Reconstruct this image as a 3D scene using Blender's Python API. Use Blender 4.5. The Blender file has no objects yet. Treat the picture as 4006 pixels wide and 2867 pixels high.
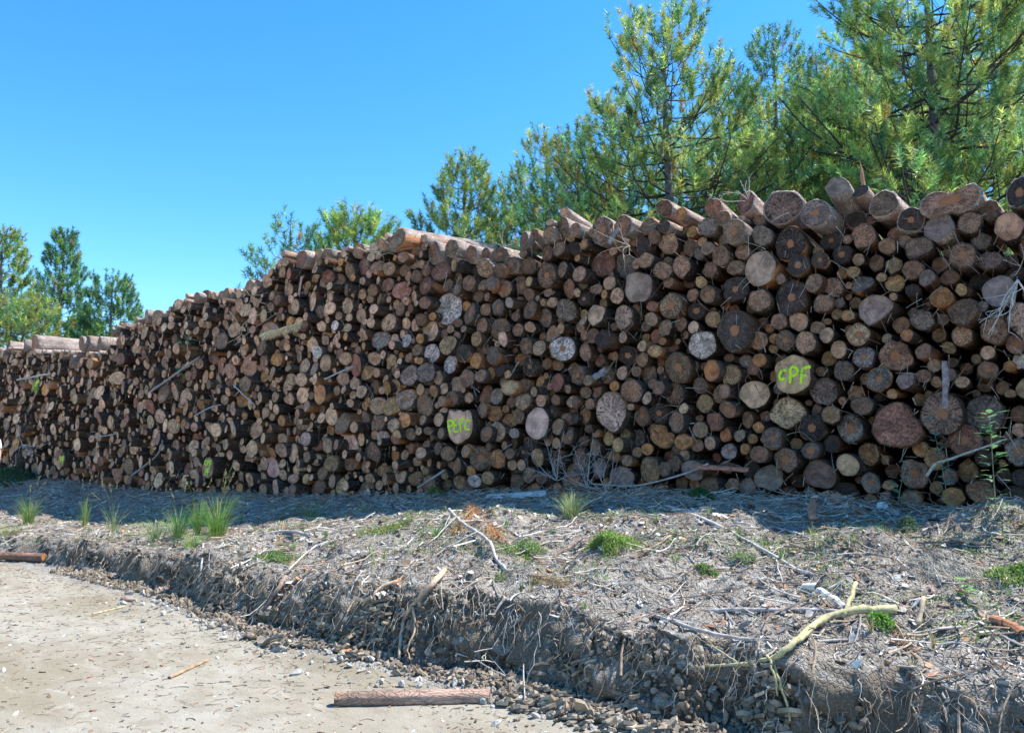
import bpy, math, random
import numpy as np
from mathutils import Vector, Matrix
R = math.radians
rng = np.random.default_rng(7)
random.seed(7)
scene = bpy.context.scene
col = scene.collection

# ------------------------------------------------------------------ camera
EYE = 1.6            # camera height above the track
STAND = 9.1          # distance from the camera to the face of the stack
YAW = R(37.3)
PITCH = R(6.25)
FOCAL = 788.0        # in pixels of a 1024 px wide picture
cam_data = bpy.data.cameras.new('camera')
cam = bpy.data.objects.new('camera', cam_data)
col.objects.link(cam)
cam.location = (0, -STAND, EYE)
cam.rotation_euler = (R(90) + PITCH, 0, YAW)
cam_data.sensor_width = 36
cam_data.lens = 36 * FOCAL / 1024
cam_data.clip_start = 0.05
cam_data.clip_end = 6000
scene.camera = cam
scene.render.resolution_x = 1024
scene.render.resolution_y = 732

# ------------------------------------------------------------------ light
SUN_EL, SUN_AZ = R(57), R(38)       # azimuth measured from +Y (behind the stack) towards +X
sdir = Vector((math.sin(SUN_AZ) * math.cos(SUN_EL), math.cos(SUN_AZ) * math.cos(SUN_EL), math.sin(SUN_EL)))
ld = bpy.data.lights.new('sun', 'SUN')
ld.energy = 4.4
ld.angle = R(0.53)
ld.color = (1.0, 0.955, 0.88)
lo = bpy.data.objects.new('sun', ld)
lo.rotation_euler = sdir.to_track_quat('Z', 'Y').to_euler()
lo.location = sdir * 50
col.objects.link(lo)
world = bpy.data.worlds.new('World')
scene.world = world
world.use_nodes = True
wn = world.node_tree
wn.nodes.clear()
sky = wn.nodes.new('ShaderNodeTexSky')
sky.sky_type = 'NISHITA'
sky.sun_disc = False
sky.sun_elevation = SUN_EL
sky.sun_rotation = SUN_AZ
sky.altitude = 1200
sky.air_density = 1.0
sky.dust_density = 0.2
sky.ozone_density = 2.2
hs = wn.nodes.new('ShaderNodeHueSaturation')
hs.inputs['Saturation'].default_value = 1.34
hs.inputs['Hue'].default_value = 0.497
bg = wn.nodes.new('ShaderNodeBackground')
bg.inputs['Strength'].default_value = 0.15
wo = wn.nodes.new('ShaderNodeOutputWorld')
wn.links.new(sky.outputs[0], hs.inputs['Color'])
wn.links.new(hs.outputs[0], bg.inputs['Color'])
wn.links.new(bg.outputs[0], wo.inputs['Surface'])
scene.view_settings.view_transform = 'Standard'
scene.view_settings.look = 'None'
scene.view_settings.exposure = 1.2
scene.view_settings.gamma = 1
scene.view_settings.use_curve_mapping = False

# ------------------------------------------------------------------ helpers
cm = cam.rotation_euler.to_matrix()
CR, CU, CF = cm @ Vector((1, 0, 0)), cm @ Vector((0, 1, 0)), cm @ Vector((0, 0, -1))
EYEV = Vector((0, -STAND, EYE))
FS = FOCAL * 4006 / 1024

def ray(px, py):
    """direction through a point of the full-size photograph (4006 x 2867)"""
    return CF + CR * ((px - 2003) / FS) + CU * ((1433.5 - py) / FS)

def on_face(px, py, y=0.0):
    """point on the upright plane of the stack's cut ends"""
    d = ray(px, py)
    t = (y + STAND) / d.y
    return EYEV + d * t, t

def smooth(e0, e1, x):
    t = np.clip((x - e0) / (e1 - e0), 0, 1)
    return t * t * (3 - 2 * t)

def hash3(ix, iy, iz):
    n = (ix.astype(np.int64) * 374761393 + iy.astype(np.int64) * 668265263 + iz.astype(np.int64) * 2147483647 * 3 + 1274126177)
    n = (n ^ (n >> 13)) * 1274126177
    n = n & 0x7fffffff
    n = (n ^ (n >> 15)) * 2246822519
    return ((n & 0xffffff) / float(0xffffff)) * 2 - 1

def vnoise(x, y, z=0.0):
    x = np.asarray(x, float); y = np.asarray(y, float); z = np.zeros_like(x) + z
    ix, iy, iz = np.floor(x), np.floor(y), np.floor(z)
    fx, fy, fz = x - ix, y - iy, z - iz
    fx = fx * fx * (3 - 2 * fx); fy = fy * fy * (3 - 2 * fy); fz = fz * fz * (3 - 2 * fz)
    def c(a, b, d): return hash3(ix + a, iy + b, iz + d)
    x00 = c(0, 0, 0) * (1 - fx) + c(1, 0, 0) * fx
    x10 = c(0, 1, 0) * (1 - fx) + c(1, 1, 0) * fx
    x01 = c(0, 0, 1) * (1 - fx) + c(1, 0, 1) * fx
    x11 = c(0, 1, 1) * (1 - fx) + c(1, 1, 1) * fx
    return (x00 * (1 - fy) + x10 * fy) * (1 - fz) + (x01 * (1 - fy) + x11 * fy) * fz

def fbm(x, y, z=0.0, o=4, rough=0.5):
    s, a, f, t = 0, 1.0, 1.0, 0
    for k in range(o):
        s = s + a * vnoise(np.asarray(x) * f + 17.3 * k, np.asarray(y) * f - 9.1 * k, np.asarray(z) * f + 3.7 * k)
        t += a; a *= rough; f *= 2.03
    return s / t

# ground heights: track at 0, crest of the bank, foot of the stack
S_B = np.array([-60, -25.5, -16.2, -10.6, -6.8, -5.0, -3.2, -1.8, -.7, 4, 20])
Z_B = np.array([1.0, 1.03, 0.72, 0.84, 1.02, 1.08, 1.10, 1.02, 1.02, 1.05, 1.05])
S_C = np.array([-60, -26, -15, -11.7, -8.7, -6.3, -4, -2, 3, 20])
Q_C = np.array([3.3, 3.45, 3.6, 3.75, 3.9, 4.35, 4.4, 4.45, 4.55, 4.6])
Z_C = np.array([.15, .15, .22, .34, .42, .46, .52, .45, .45, .45])

def ground(s, q, fine=True):
    s = np.asarray(s, float); q = np.asarray(q, float)
    zb = np.interp(s, S_B, Z_B); zc = np.interp(s, S_C, Z_C)
    qc = np.interp(s, S_C, Q_C) + 0.26 * fbm(s * 0.9, s * 0 + 3.3, 0, 3) + 0.20 * fbm(s * 3.1, s * 0 + 8.3, 0, 3)
    wid = 0.30 + 0.10 * vnoise(s * 0.8, s * 0 + 1.7)
    t = np.clip(q / qc, 0, 1)
    top = zb + (zc - zb) * (t ** 1.25)
    # hollow between stack and bank on the left, rise on the right
    top = top - 0.13 * smooth(-7.5, -10, s) * np.exp(-((q - 1.9) / 0.8) ** 2)
    top = top + 0.10 * smooth(-9, -6.5, s) * np.exp(-((q - 2.6) / 0.9) ** 2)
    top = np.where(q < 0, zb, top)
    u = np.clip((q - qc) / wid, 0, 1)
    face = np.where(u < 0.12, 1 - u * 0.9, (1 - 0.108) * (1 - smooth(0.10, 1.0, u)))
    z = np.where(q > qc, zc * face, top)
    onbank = smooth(0.0, 0.4, q) * (1 - smooth(0.9, 1.0, u)) * smooth(-40, -30, s)
    z = z + onbank * (0.09 * fbm(s * 1.3, q * 1.3, 0, 3) + 0.065 * fbm(s * 4.0, q * 4.0, 2.0, 3))
    # soil mounds at the right-hand edge
    z = z + 0.34 * np.exp(-(((s + 0.75) / 0.50) ** 2 + ((q - 1.55) / 0.42) ** 2))
    z = z + 0.20 * np.exp(-(((s + 1.55) / 0.36) ** 2 + ((q - 2.55) / 0.26) ** 2))
    # rubble at the toe of the cutting, ruts and ripples on the track
    z = z + 0.05 * np.exp(-((q - qc - wid - 0.10) / 0.28) ** 2) * (0.5 + 0.5 * vnoise(s * 2.2, q * 2.2, 5)) * smooth(-14, -8, s)
    tr = smooth(0.85, 1.0, u)
    z = z + tr * (0.020 * fbm(s * 0.7, q * 0.7, 9, 3) + 0.007 * fbm(s * 5, q * 5, 4, 3))
    if fine:
        z = z + onbank * (0.022 * fbm(s * 14, q * 14, 6.0, 3) + 0.030 * np.abs(fbm(s * 6.5, q * 6.5, 16.0, 2)))
    return z

def on_ground(px, py):
    """where the sight line through a photo point meets the ground"""
    d = ray(px, py)
    ts = np.linspace(2.0, 30, 2800)
    x = EYEV.x + d.x * ts; y = EYEV.y + d.y * ts; z = EYEV.z + d.z * ts
    g = ground(x, -y)
    k = np.argmax(z < g)
    if not (z < g).any(): k = len(ts) - 1
    if y[k] > -0.24:      # the stack stands there: keep just in front of it
        p, _ = on_face(px, py, -0.24)
        return Vector((p.x, p.y, max(p.z, float(ground(np.array([p.x]), np.array([.24]))[0]))))
    return Vector((x[k], y[k], g[k]))

def gz(x, y):
    return float(ground(np.array([x]), np.array([-y]))[0])

def tag(o, label=None, cat=None, group=None, kind=None):
    if label: o['label'] = label
    if cat: o['category'] = cat
    if group: o['group'] = group
    if kind: o['kind'] = kind
    return o

def empty(name, loc, rot=(0, 0, 0)):
    o = bpy.data.objects.new(name, None)
    o.location = loc; o.rotation_euler = rot
    o.empty_display_size = 0.1
    col.objects.link(o)
    return o

class MB:
    """collects geometry, per-point 'tint' (rgba), 'loc' and 'look' (vectors), then links ONE mesh object"""
    def __init__(s):
        s.V, s.F, s.T, s.L, s.K, s.n = [], [], [], [], [], 0
    def add(s, V, F, tint=(1, 1, 1, 1), loc=None, look=(0, 0, 0)):
        V = np.asarray(V, float).reshape(-1, 3); n = len(V)
        s.V.append(V)
        for f in (F if isinstance(F, list) else [F]):
            if len(f): s.F.append(np.asarray(f, int) + s.n)
        t = np.asarray(tint, float); s.T.append(np.broadcast_to(t, (n, 4)))
        s.L.append(V if loc is None else np.broadcast_to(np.asarray(loc, float), (n, 3)))
        s.K.append(np.broadcast_to(np.asarray(look, float), (n, 3)))
        s.n += n
    def build(s, name, mat, parent=None, smooth_shade=False):
        V = np.concatenate(s.V)
        me = bpy.data.meshes.new(name)
        cnt = np.concatenate([np.full(len(f), f.shape[1]) for f in s.F])
        idx = np.concatenate([f.ravel() for f in s.F])
        me.vertices.add(len(V)); me.vertices.foreach_set('co', V.astype(np.float32).ravel())
        me.loops.add(len(idx)); me.loops.foreach_set('vertex_index', idx.astype(np.int32))
        me.polygons.add(len(cnt))
        st = np.concatenate([[0], np.cumsum(cnt)[:-1]])
        me.polygons.foreach_set('loop_start', st.astype(np.int32))
        me.polygons.foreach_set('loop_total', cnt.astype(np.int32))
        me.update(calc_edges=True)
        a = me.attributes.new('tint', 'FLOAT_COLOR', 'POINT'); a.data.foreach_set('color', np.concatenate(s.T).astype(np.float32).ravel())
        a = me.attributes.new('loc', 'FLOAT_VECTOR', 'POINT'); a.data.foreach_set('vector', np.concatenate(s.L).astype(np.float32).ravel())
        a = me.attributes.new('look', 'FLOAT_VECTOR', 'POINT'); a.data.foreach_set('vector', np.concatenate(s.K).astype(np.float32).ravel())
        me.polygons.foreach_set('use_smooth', np.full(len(cnt), bool(smooth_shade)))
        me.materials.append(mat)
        me.validate()
        o = bpy.data.objects.new(name, me)
        col.objects.link(o)
        if parent is not None: o.parent = parent
        return o

def tube(mb, P, rad, seg=6, tint=(1, 1, 1, 1), look=(0, 0, 0), rough=0.0, seed=0, cap=True):
    P = np.asarray(P, float); n = len(P)
    rad = np.broadcast_to(np.asarray(rad, float), (n,))
    T = np.gradient(P, axis=0); T /= np.linalg.norm(T, axis=1)[:, None] + 1e-9
    up = np.array([0.12, 0.2, 1.0]) if abs(T[0, 2]) < 0.85 else np.array([1.0, 0.1, 0.0])
    A = np.cross(T, up); A /= np.linalg.norm(A, axis=1)[:, None] + 1e-9
    B = np.cross(A, T)
    th = np.arange(seg) * 2 * math.pi / seg
    rr = rad[:, None] * np.ones((n, seg))
    if rough: rr = rr * (1 + rough * np.random.default_rng(seed + 11).uniform(-1, 1, (n, seg)))
    V = P[:, None, :] + rr[..., None] * (np.cos(th)[None, :, None] * A[:, None, :] + np.sin(th)[None, :, None] * B[:, None, :])
    V = V.reshape(-1, 3)
    i = np.arange(n - 1)[:, None] * seg; j = np.arange(seg)[None, :]; k = (j + 1) % seg
    F = np.stack([i + j, i + k, i + seg + k, i + seg + j], -1).reshape(-1, 4)
    FF = [F]
    if cap:
        V = np.concatenate([V, P[[0, -1]]]); c0, c1 = n * seg, n * seg + 1
        j = np.arange(seg); k = (j + 1) % seg
        FF.append(np.stack([k, j, np.full(seg, c0)], -1))
        FF.append(np.stack([(n - 1) * seg + j, (n - 1) * seg + k, np.full(seg, c1)], -1))
    mb.add(V, FF, tint, None, look)

def spline(P, n=5):
    """smooth polyline through control points"""
    P = np.asarray(P, float)
    if len(P) < 3:
        t = np.linspace(0, 1, n + 1)[:, None]
        return P[0] * (1 - t) + P[1] * t
    Q = np.vstack([2 * P[0] - P[1], P, 2 * P[-1] - P[-2]])
    out = []
    for i in range(1, len(Q) - 2):
        for t in np.linspace(0, 1, n, endpoint=False):
            out.append(0.5 * ((2 * Q[i]) + (-Q[i - 1] + Q[i + 1]) * t + (2 * Q[i - 1] - 5 * Q[i] + 4 * Q[i + 1] - Q[i + 2]) * t * t + (-Q[i - 1] + 3 * Q[i] - 3 * Q[i + 1] + Q[i + 2]) * t ** 3))
    out.append(Q[-2])
    return np.array(out)

# ------------------------------------------------------------------ materials
class NT:
    def __init__(s, name, rough=0.9, spec=0.2):
        s.m = bpy.data.materials.new(name); s.m.use_nodes = True
        s.t = s.m.node_tree; s.t.nodes.clear()
        s.out = s.n('ShaderNodeOutputMaterial'); s.b = s.n('ShaderNodeBsdfPrincipled')
        s.b.inputs['Roughness'].default_value = rough
        s.b.inputs['Specular IOR Level'].default_value = spec
        s.l(s.b.outputs[0], s.out.inputs['Surface'])
    def n(s, typ, **kw):
        x = s.t.nodes.new(typ)
        for k, v in kw.items(): setattr(x, k, v)
        return x
    def l(s, a, b): s.t.links.new(a, b)
    def put(s, sock, v):
        if hasattr(v, 'bl_idname') or hasattr(v, 'links'): s.l(v, sock)
        else:
            if sock.type == 'RGBA' and len(v) == 3: v = (*v, 1)
            sock.default_value = v
    def attr(s, name):
        x = s.n('ShaderNodeAttribute'); x.attribute_name = name; return x
    def math(s, op, a, b=0.0, c=0.0, clamp=False):
        x = s.n('ShaderNodeMath', operation=op, use_clamp=clamp)
        s.put(x.inputs[0], a); s.put(x.inputs[1], b); s.put(x.inputs[2], c)
        return x.outputs[0]
    def vmath(s, op, a, b=(0, 0, 0), scale=None):
        x = s.n('ShaderNodeVectorMath', operation=op)
        s.put(x.inputs[0], a)
        if op == 'SCALE': s.put(x.inputs['Scale'], scale)
        else: s.put(x.inputs[1], b)
        return x.outputs['Value'] if op in ('LENGTH', 'DOT_PRODUCT') else x.outputs[0]
    def noise(s, vec, scale, detail=3, rough=0.55, dist=0.0):
        x = s.n('ShaderNodeTexNoise')
        s.l(vec, x.inputs['Vector'])
        x.inputs['Scale'].default_value = scale; x.inputs['Detail'].default_value = detail
        x.inputs['Roughness'].default_value = rough; x.inputs['Distortion'].default_value = dist
        return x.outputs['Fac']
    def voro(s, vec, scale, feature='DISTANCE_TO_EDGE', rnd=1.0):
        x = s.n('ShaderNodeTexVoronoi', feature=feature)
        s.l(vec, x.inputs['Vector']); x.inputs['Scale'].default_value = scale
        x.inputs['Randomness'].default_value = rnd
        return x.outputs['Distance']
    def ramp(s, v, e0, e1, a=0.0, b=1.0):
        x = s.n('ShaderNodeMapRange', interpolation_type='SMOOTHSTEP')
        s.put(x.inputs['Value'], v); x.inputs['From Min'].default_value = e0; x.inputs['From Max'].default_value = e1
        x.inputs['To Min'].default_value = a; x.inputs['To Max'].default_value = b
        return x.outputs[0]
    def mix(s, f, a, b, mode='MIX'):
        x = s.n('ShaderNodeMix', data_type='RGBA', blend_type=mode)
        s.put(x.inputs[0], f); s.put(x.inputs[6], a); s.put(x.inputs[7], b)
        return x.outputs[2]
    def gain(s, c, f):
        """multiply colour c by scalar f"""
        x = s.n('ShaderNodeVectorMath', operation='SCALE'); s.put(x.inputs[0], c); s.put(x.inputs['Scale'], f)
        return x.outputs[0]
    def bump(s, h, strength=0.5, dist=0.01):
        x = s.n('ShaderNodeBump'); x.inputs['Strength'].default_value = strength; x.inputs['Distance'].default_value = dist
        s.l(h, x.inputs['Height']); s.l(x.outputs[0], s.b.inputs['Normal'])
    def color(s, c): s.put(s.b.inputs['Base Color'], c)

def mat_cut():
    m = NT('sawn_wood', 0.85, 0.2)
    loc = m.attr('loc').outputs['Vector']; ta = m.attr('tint'); look = m.attr('look')
    sx = m.n('ShaderNodeSeparateXYZ'); m.l(loc, sx.inputs[0])
    sk = m.n('ShaderNodeSeparateXYZ'); m.l(look.outputs['Vector'], sk.inputs[0])
    uv = m.n('ShaderNodeCombineXYZ'); m.l(sx.outputs[0], uv.inputs[0]); m.l(sx.outputs[1], uv.inputs[1])
    r = m.vmath('LENGTH', uv.outputs[0])
    nrm = m.vmath('NORMALIZE', uv.outputs[0])
    seed = m.math('MULTIPLY', sx.outputs[2], 7.31)
    # angular noise for the radial checks
    dv = m.n('ShaderNodeSeparateXYZ'); m.l(nrm, dv.inputs[0])
    av = m.n('ShaderNodeCombineXYZ'); m.l(m.math('MULTIPLY', dv.outputs[0], 5.0), av.inputs[0]); m.l(m.math('MULTIPLY', dv.outputs[1], 5.0), av.inputs[1])
    m.l(m.math('ADD', seed, m.math('MULTIPLY', r, 1.1)), av.inputs[2])
    an = m.noise(av.outputs[0], 2.2, 4, 0.7)
    pv = m.n('ShaderNodeCombineXYZ'); m.l(sx.outputs[0], pv.inputs[0]); m.l(sx.outputs[1], pv.inputs[1]); m.l(seed, pv.inputs[2])
    P = pv.outputs[0]
    n1 = m.noise(P, 1.3, 4, 0.6, 0.4); n2 = m.noise(P, 7.0, 5, 0.75); n3 = m.noise(P, 26, 3, 0.7)
    rw = m.math('ADD', r, m.math('MULTIPLY', m.math('SUBTRACT', n1, 0.5), 0.30))
    crack = m.ramp(an, 0.565, 0.64)
    crack = m.math('MULTIPLY', crack, m.ramp(r, 0.18, 0.42))
    crack = m.math('MULTIPLY', crack, sk.outputs[0], clamp=True)
    pale = m.math('MULTIPLY', m.ramp(an, 0.44, 0.33), m.math('MULTIPLY', sk.outputs[0], m.ramp(r, 0.15, 0.5)), clamp=True)
    rings = m.math('SINE', m.math('MULTIPLY', rw, 62.0))
    c = ta.outputs['Color']
    c = m.gain(c, m.ramp(n1, 0.3, 0.7, 0.55, 1.35))
    c = m.gain(c, m.math('ADD', 1.0, m.math('MULTIPLY', rings, 0.12)))
    c = m.mix(m.math('MULTIPLY', m.math('MULTIPLY', m.ramp(n2, 0.44, 0.60), 0.80), m.math('SUBTRACT', 1.0, m.math('MULTIPLY', sk.outputs[2], 0.75))), c, m.gain(c, 0.30))
    blot = m.noise(P, 2.6, 5, 0.7, 0.8)
    c = m.mix(m.math('MULTIPLY', m.math('MULTIPLY', m.ramp(blot, 0.52, 0.62), 0.6), m.math('SUBTRACT', 1.0, m.math('MULTIPLY', sk.outputs[2], 0.7))), c, (0.045, 0.034, 0.027))
    c = m.mix(m.math('MULTIPLY', m.math('MULTIPLY', m.ramp(n3, 0.56, 0.68), 0.60), m.math('SUBTRACT', 1.0, m.math('MULTIPLY', sk.outputs[2], 0.7))), c, m.mix(0.6, c, (0.55, 0.44, 0.33)))
    c = m.mix(m.math('MULTIPLY', pale, 0.45), c, m.mix(0.6, c, (0.56, 0.50, 0.42)))
    c = m.mix(m.math('MULTIPLY', crack, 0.85), c, (0.025, 0.02, 0.017))
    # heartwood
    hr = m.math('SUBTRACT', sk.outputs[1], m.math('ADD', m.math('MULTIPLY', m.math('SUBTRACT', n2, 0.5), 0.22), m.math('MULTIPLY', m.math('SUBTRACT', an, 0.5), 0.30)))
    hm = m.math('MULTIPLY', m.ramp(m.math('SUBTRACT', hr, r), 0.0, 0.05), m.ramp(ta.outputs['Alpha'], 0.0, 1.0))
    c = m.mix(hm, c, m.gain(m.mix(n1, (0.50, 0.20, 0.075), (0.34, 0.15, 0.09)), m.ramp(n3, 0.3, 0.7, 0.7, 1.15)))
    # dark weathered / dirty edge
    c = m.mix(m.math('MULTIPLY', m.ramp(rw, 0.74, 0.98), 0.35), c, m.gain(c, 0.45))
    m.color(c)
    h = m.math('ADD', m.math('MULTIPLY', crack, -1.4), m.math('ADD', m.math('MULTIPLY', n2, 0.9), m.math('MULTIPLY', n3, 0.5)))
    m.bump(h, 1.0, 0.014)
    return m.m

def mat_bark(name='pine_bark', shift=(1, 1, 1)):
    m = NT(name, 0.92, 0.15)
    loc = m.attr('loc').outputs['Vector']; ta = m.attr('tint'); look = m.attr('look')
    sk = m.n('ShaderNodeSeparateXYZ'); m.l(look.outputs['Vector'], sk.inputs[0])
    mp = m.n('ShaderNodeMapping'); m.l(loc, mp.inputs['Vector']); mp.inputs['Scale'].default_value = (1, 0.38, 1)
    w = m.n('ShaderNodeTexNoise'); m.l(mp.outputs[0], w.inputs['Vector']); w.inputs['Scale'].default_value = 9
    wv = m.vmath('ADD', mp.outputs[0], m.vmath('SCALE', w.outputs['Color'], scale=0.13))
    vo = m.voro(wv, 38); v2 = m.voro(wv, 90)
    n1 = m.noise(mp.outputs[0], 5, 4, 0.6); n2 = m.noise(wv, 40, 4, 0.7); n3 = m.noise(mp.outputs[0], 1.6, 3, 0.6)
    c = m.gain(ta.outputs['Color'], m.ramp(n1, 0.3, 0.7, 0.6, 1.4))
    c = m.mix(m.ramp(n2, 0.5, 0.68, 0, 0.7), c, m.mix(0.5, c, (0.42, 0.33, 0.26)))
    c = m.mix(m.ramp(n2, 0.46, 0.34, 0, 0.6), c, m.gain(c, 0.4))
    c = m.mix(m.math('MULTIPLY', m.ramp(vo, 0.0, 0.075, 0.55, 0.0), m.math('MULTIPLY', m.ramp(n1, 0.40, 0.55, 0.15, 1.0), m.math('SUBTRACT', 1.0, sk.outputs[1]))), c, (0.028, 0.018, 0.013))
    peel = m.math('MULTIPLY', m.ramp(n3, 0.50, 0.58), sk.outputs[2], clamp=True)
    c = m.mix(peel, c, m.gain((0.48, 0.20, 0.08), m.ramp(n2, 0.2, 0.8, 0.6, 1.3)))
    m.color(c)
    h = m.math('ADD', m.ramp(vo, 0.0, 0.14, 0.0, 1.0), m.math('ADD', m.math('MULTIPLY', n2, 0.6), m.ramp(v2, 0, 0.2, 0, 0.3)))
    h = m.math('MULTIPLY', h, m.math('MULTIPLY', m.math('SUBTRACT', 1.0, m.math('MULTIPLY', peel, 0.8)), m.math('SUBTRACT', 1.0, m.math('MULTIPLY', sk.outputs[1], 0.6))))
    m.bump(h, 0.9, 0.016)
    return m.m

def mat_tint(name, rough=0.9, scale=30, amount=0.45, spec=0.2, bump=0.4, bd=0.004, trans=0.0):
    m = NT(name, rough, spec)
    ta = m.attr('tint'); loc = m.attr('loc').outputs['Vector']
    n1 = m.noise(loc, scale, 4, 0.65)
    c = m.gain(ta.outputs['Color'], m.ramp(n1, 0.25, 0.75, 1 - amount, 1 + amount))
    m.color(c)
    if bump: m.bump(n1, bump, bd)
    if trans:
        t = m.n('ShaderNodeBsdfTranslucent'); m.l(c, t.inputs['Color'])
        mx = m.n('ShaderNodeMixShader'); mx.inputs[0].default_value = trans
        m.l(m.b.outputs[0], mx.inputs[1]); m.l(t.outputs[0], mx.inputs[2]); m.l(mx.outputs[0], m.out.inputs['Surface'])
    return m.m

def mat_soil():
    m = NT('grey_marl_soil', 0.95, 0.1)
    g = m.n('ShaderNodeNewGeometry').outputs['Position']
    sp = m.n('ShaderNodeSeparateXYZ'); m.l(g, sp.inputs[0])
    n1 = m.noise(g, 0.9, 5, 0.6); n2 = m.noise(g, 9, 5, 0.7, 0.5); n3 = m.noise(g, 60, 4, 0.75)
    v = m.voro(g, 34); v2 = m.voro(g, 90)
    c = m.mix(m.ramp(n1, 0.3, 0.7), (0.27, 0.24, 0.20), (0.39, 0.355, 0.305))
    c = m.mix(m.ramp(n2, 0.48, 0.66, 0, 0.65), c, (0.20, 0.165, 0.13))
    c = m.mix(m.ramp(n2, 0.46, 0.36, 0, 0.5), c, (0.50, 0.47, 0.43))
    c = m.mix(m.math('MULTIPLY', m.ramp(v, 0.0, 0.07, 0.5, 0.0), m.ramp(n2, 0.45, 0.6)), c, (0.10, 0.09, 0.08))
    c = m.mix(m.ramp(n3, 0.55, 0.70, 0, 0.5), c, (0.52, 0.48, 0.42))
    c = m.mix(m.ramp(n3, 0.42, 0.32, 0, 0.55), c, (0.10, 0.085, 0.07))
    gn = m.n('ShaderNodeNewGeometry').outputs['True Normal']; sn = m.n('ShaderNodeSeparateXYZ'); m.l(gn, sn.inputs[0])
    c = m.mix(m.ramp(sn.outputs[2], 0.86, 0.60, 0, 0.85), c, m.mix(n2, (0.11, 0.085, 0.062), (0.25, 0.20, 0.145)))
    m.color(c)
    h = m.math('ADD', m.math('MULTIPLY', n3, 0.8), m.math('ADD', m.ramp(v, 0, 0.2, 0, 0.5), m.math('MULTIPLY', n2, 1.2)))
    m.bump(h, 0.9, 0.022)
    return m.m

def mat_track():
    m = NT('dry_track_earth', 0.95, 0.1)
    g = m.n('ShaderNodeNewGeometry').outputs['Position']
    mp = m.n('ShaderNodeMapping'); m.l(g, mp.inputs['Vector']); mp.inputs['Scale'].default_value = (0.55, 1.0, 1); mp.inputs['Rotation'].default_value = (0, 0, R(12))
    n1 = m.noise(mp.outputs[0], 0.8, 4, 0.6); n2 = m.noise(mp.outputs[0], 5, 5, 0.7, 0.6); n3 = m.noise(mp.outputs[0], 34, 4, 0.75); n4 = m.noise(mp.outputs[0], 120, 3, 0.7)
    c = m.mix(m.ramp(n1, 0.35, 0.65), (0.25, 0.215, 0.155), (0.34, 0.315, 0.26))
    c = m.mix(m.ramp(n2, 0.50, 0.68, 0, 0.5), c, (0.21, 0.18, 0.135))
    c = m.mix(m.ramp(n2, 0.47, 0.30, 0, 0.35), c, (0.46, 0.44, 0.39))
    c = m.mix(m.ramp(n3, 0.57, 0.68, 0, 0.6), c, (0.20, 0.17, 0.13))
    c = m.mix(m.ramp(n4, 0.60, 0.72, 0, 0.55), c, (0.15, 0.12, 0.09))
    m.color(c)
    m.bump(m.math('ADD', m.math('MULTIPLY', n3, 0.9), m.math('ADD', n4, m.math('MULTIPLY', n2, 1.2))), 0.7, 0.012)
    return m.m

M_CUT, M_BARK = mat_cut(), mat_bark()
M_SOIL, M_TRACK = mat_soil(), mat_track()
M_TWIG = mat_tint('weathered_twig', 0.85, 25, 0.4)
M_CHIP = mat_tint('bark_chip', 0.9, 18, 0.45)
M_STONE = mat_tint('grey_shale', 0.9, 14, 0.3, bump=0.5, bd=0.006)
M_LEAF = mat_tint('green_leaf', 0.55, 12, 0.3, spec=0.35, bump=0, trans=0.48)
M_NEEDLE = mat_tint('pine_needle', 0.45, 6, 0.25, spec=0.5, bump=0, trans=0.48)
M_LIMB = mat_bark('living_pine_bark')
def mat_paint():
    m = NT('fluorescent_paint', 0.6, 0.2)
    ta = m.attr('tint'); loc = m.attr('loc').outputs['Vector']
    n1 = m.noise(loc, 220, 3, 0.7)
    m.color(m.gain(ta.outputs['Color'], m.ramp(n1, 0.3, 0.7, 0.75, 1.1)))
    t = m.n('ShaderNodeBsdfTransparent'); mx = m.n('ShaderNodeMixShader')
    cover = m.ramp(m.math('ADD', n1, m.math('SUBTRACT', ta.outputs['Alpha'], 0.5)), 0.46, 0.60)
    m.l(cover, mx.inputs[0]); m.l(t.outputs[0], mx.inputs[1]); m.l(m.b.outputs[0], mx.inputs[2]); m.l(mx.outputs[0], m.out.inputs['Surface'])
    return m.m
M_PAINT = mat_paint()

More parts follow.
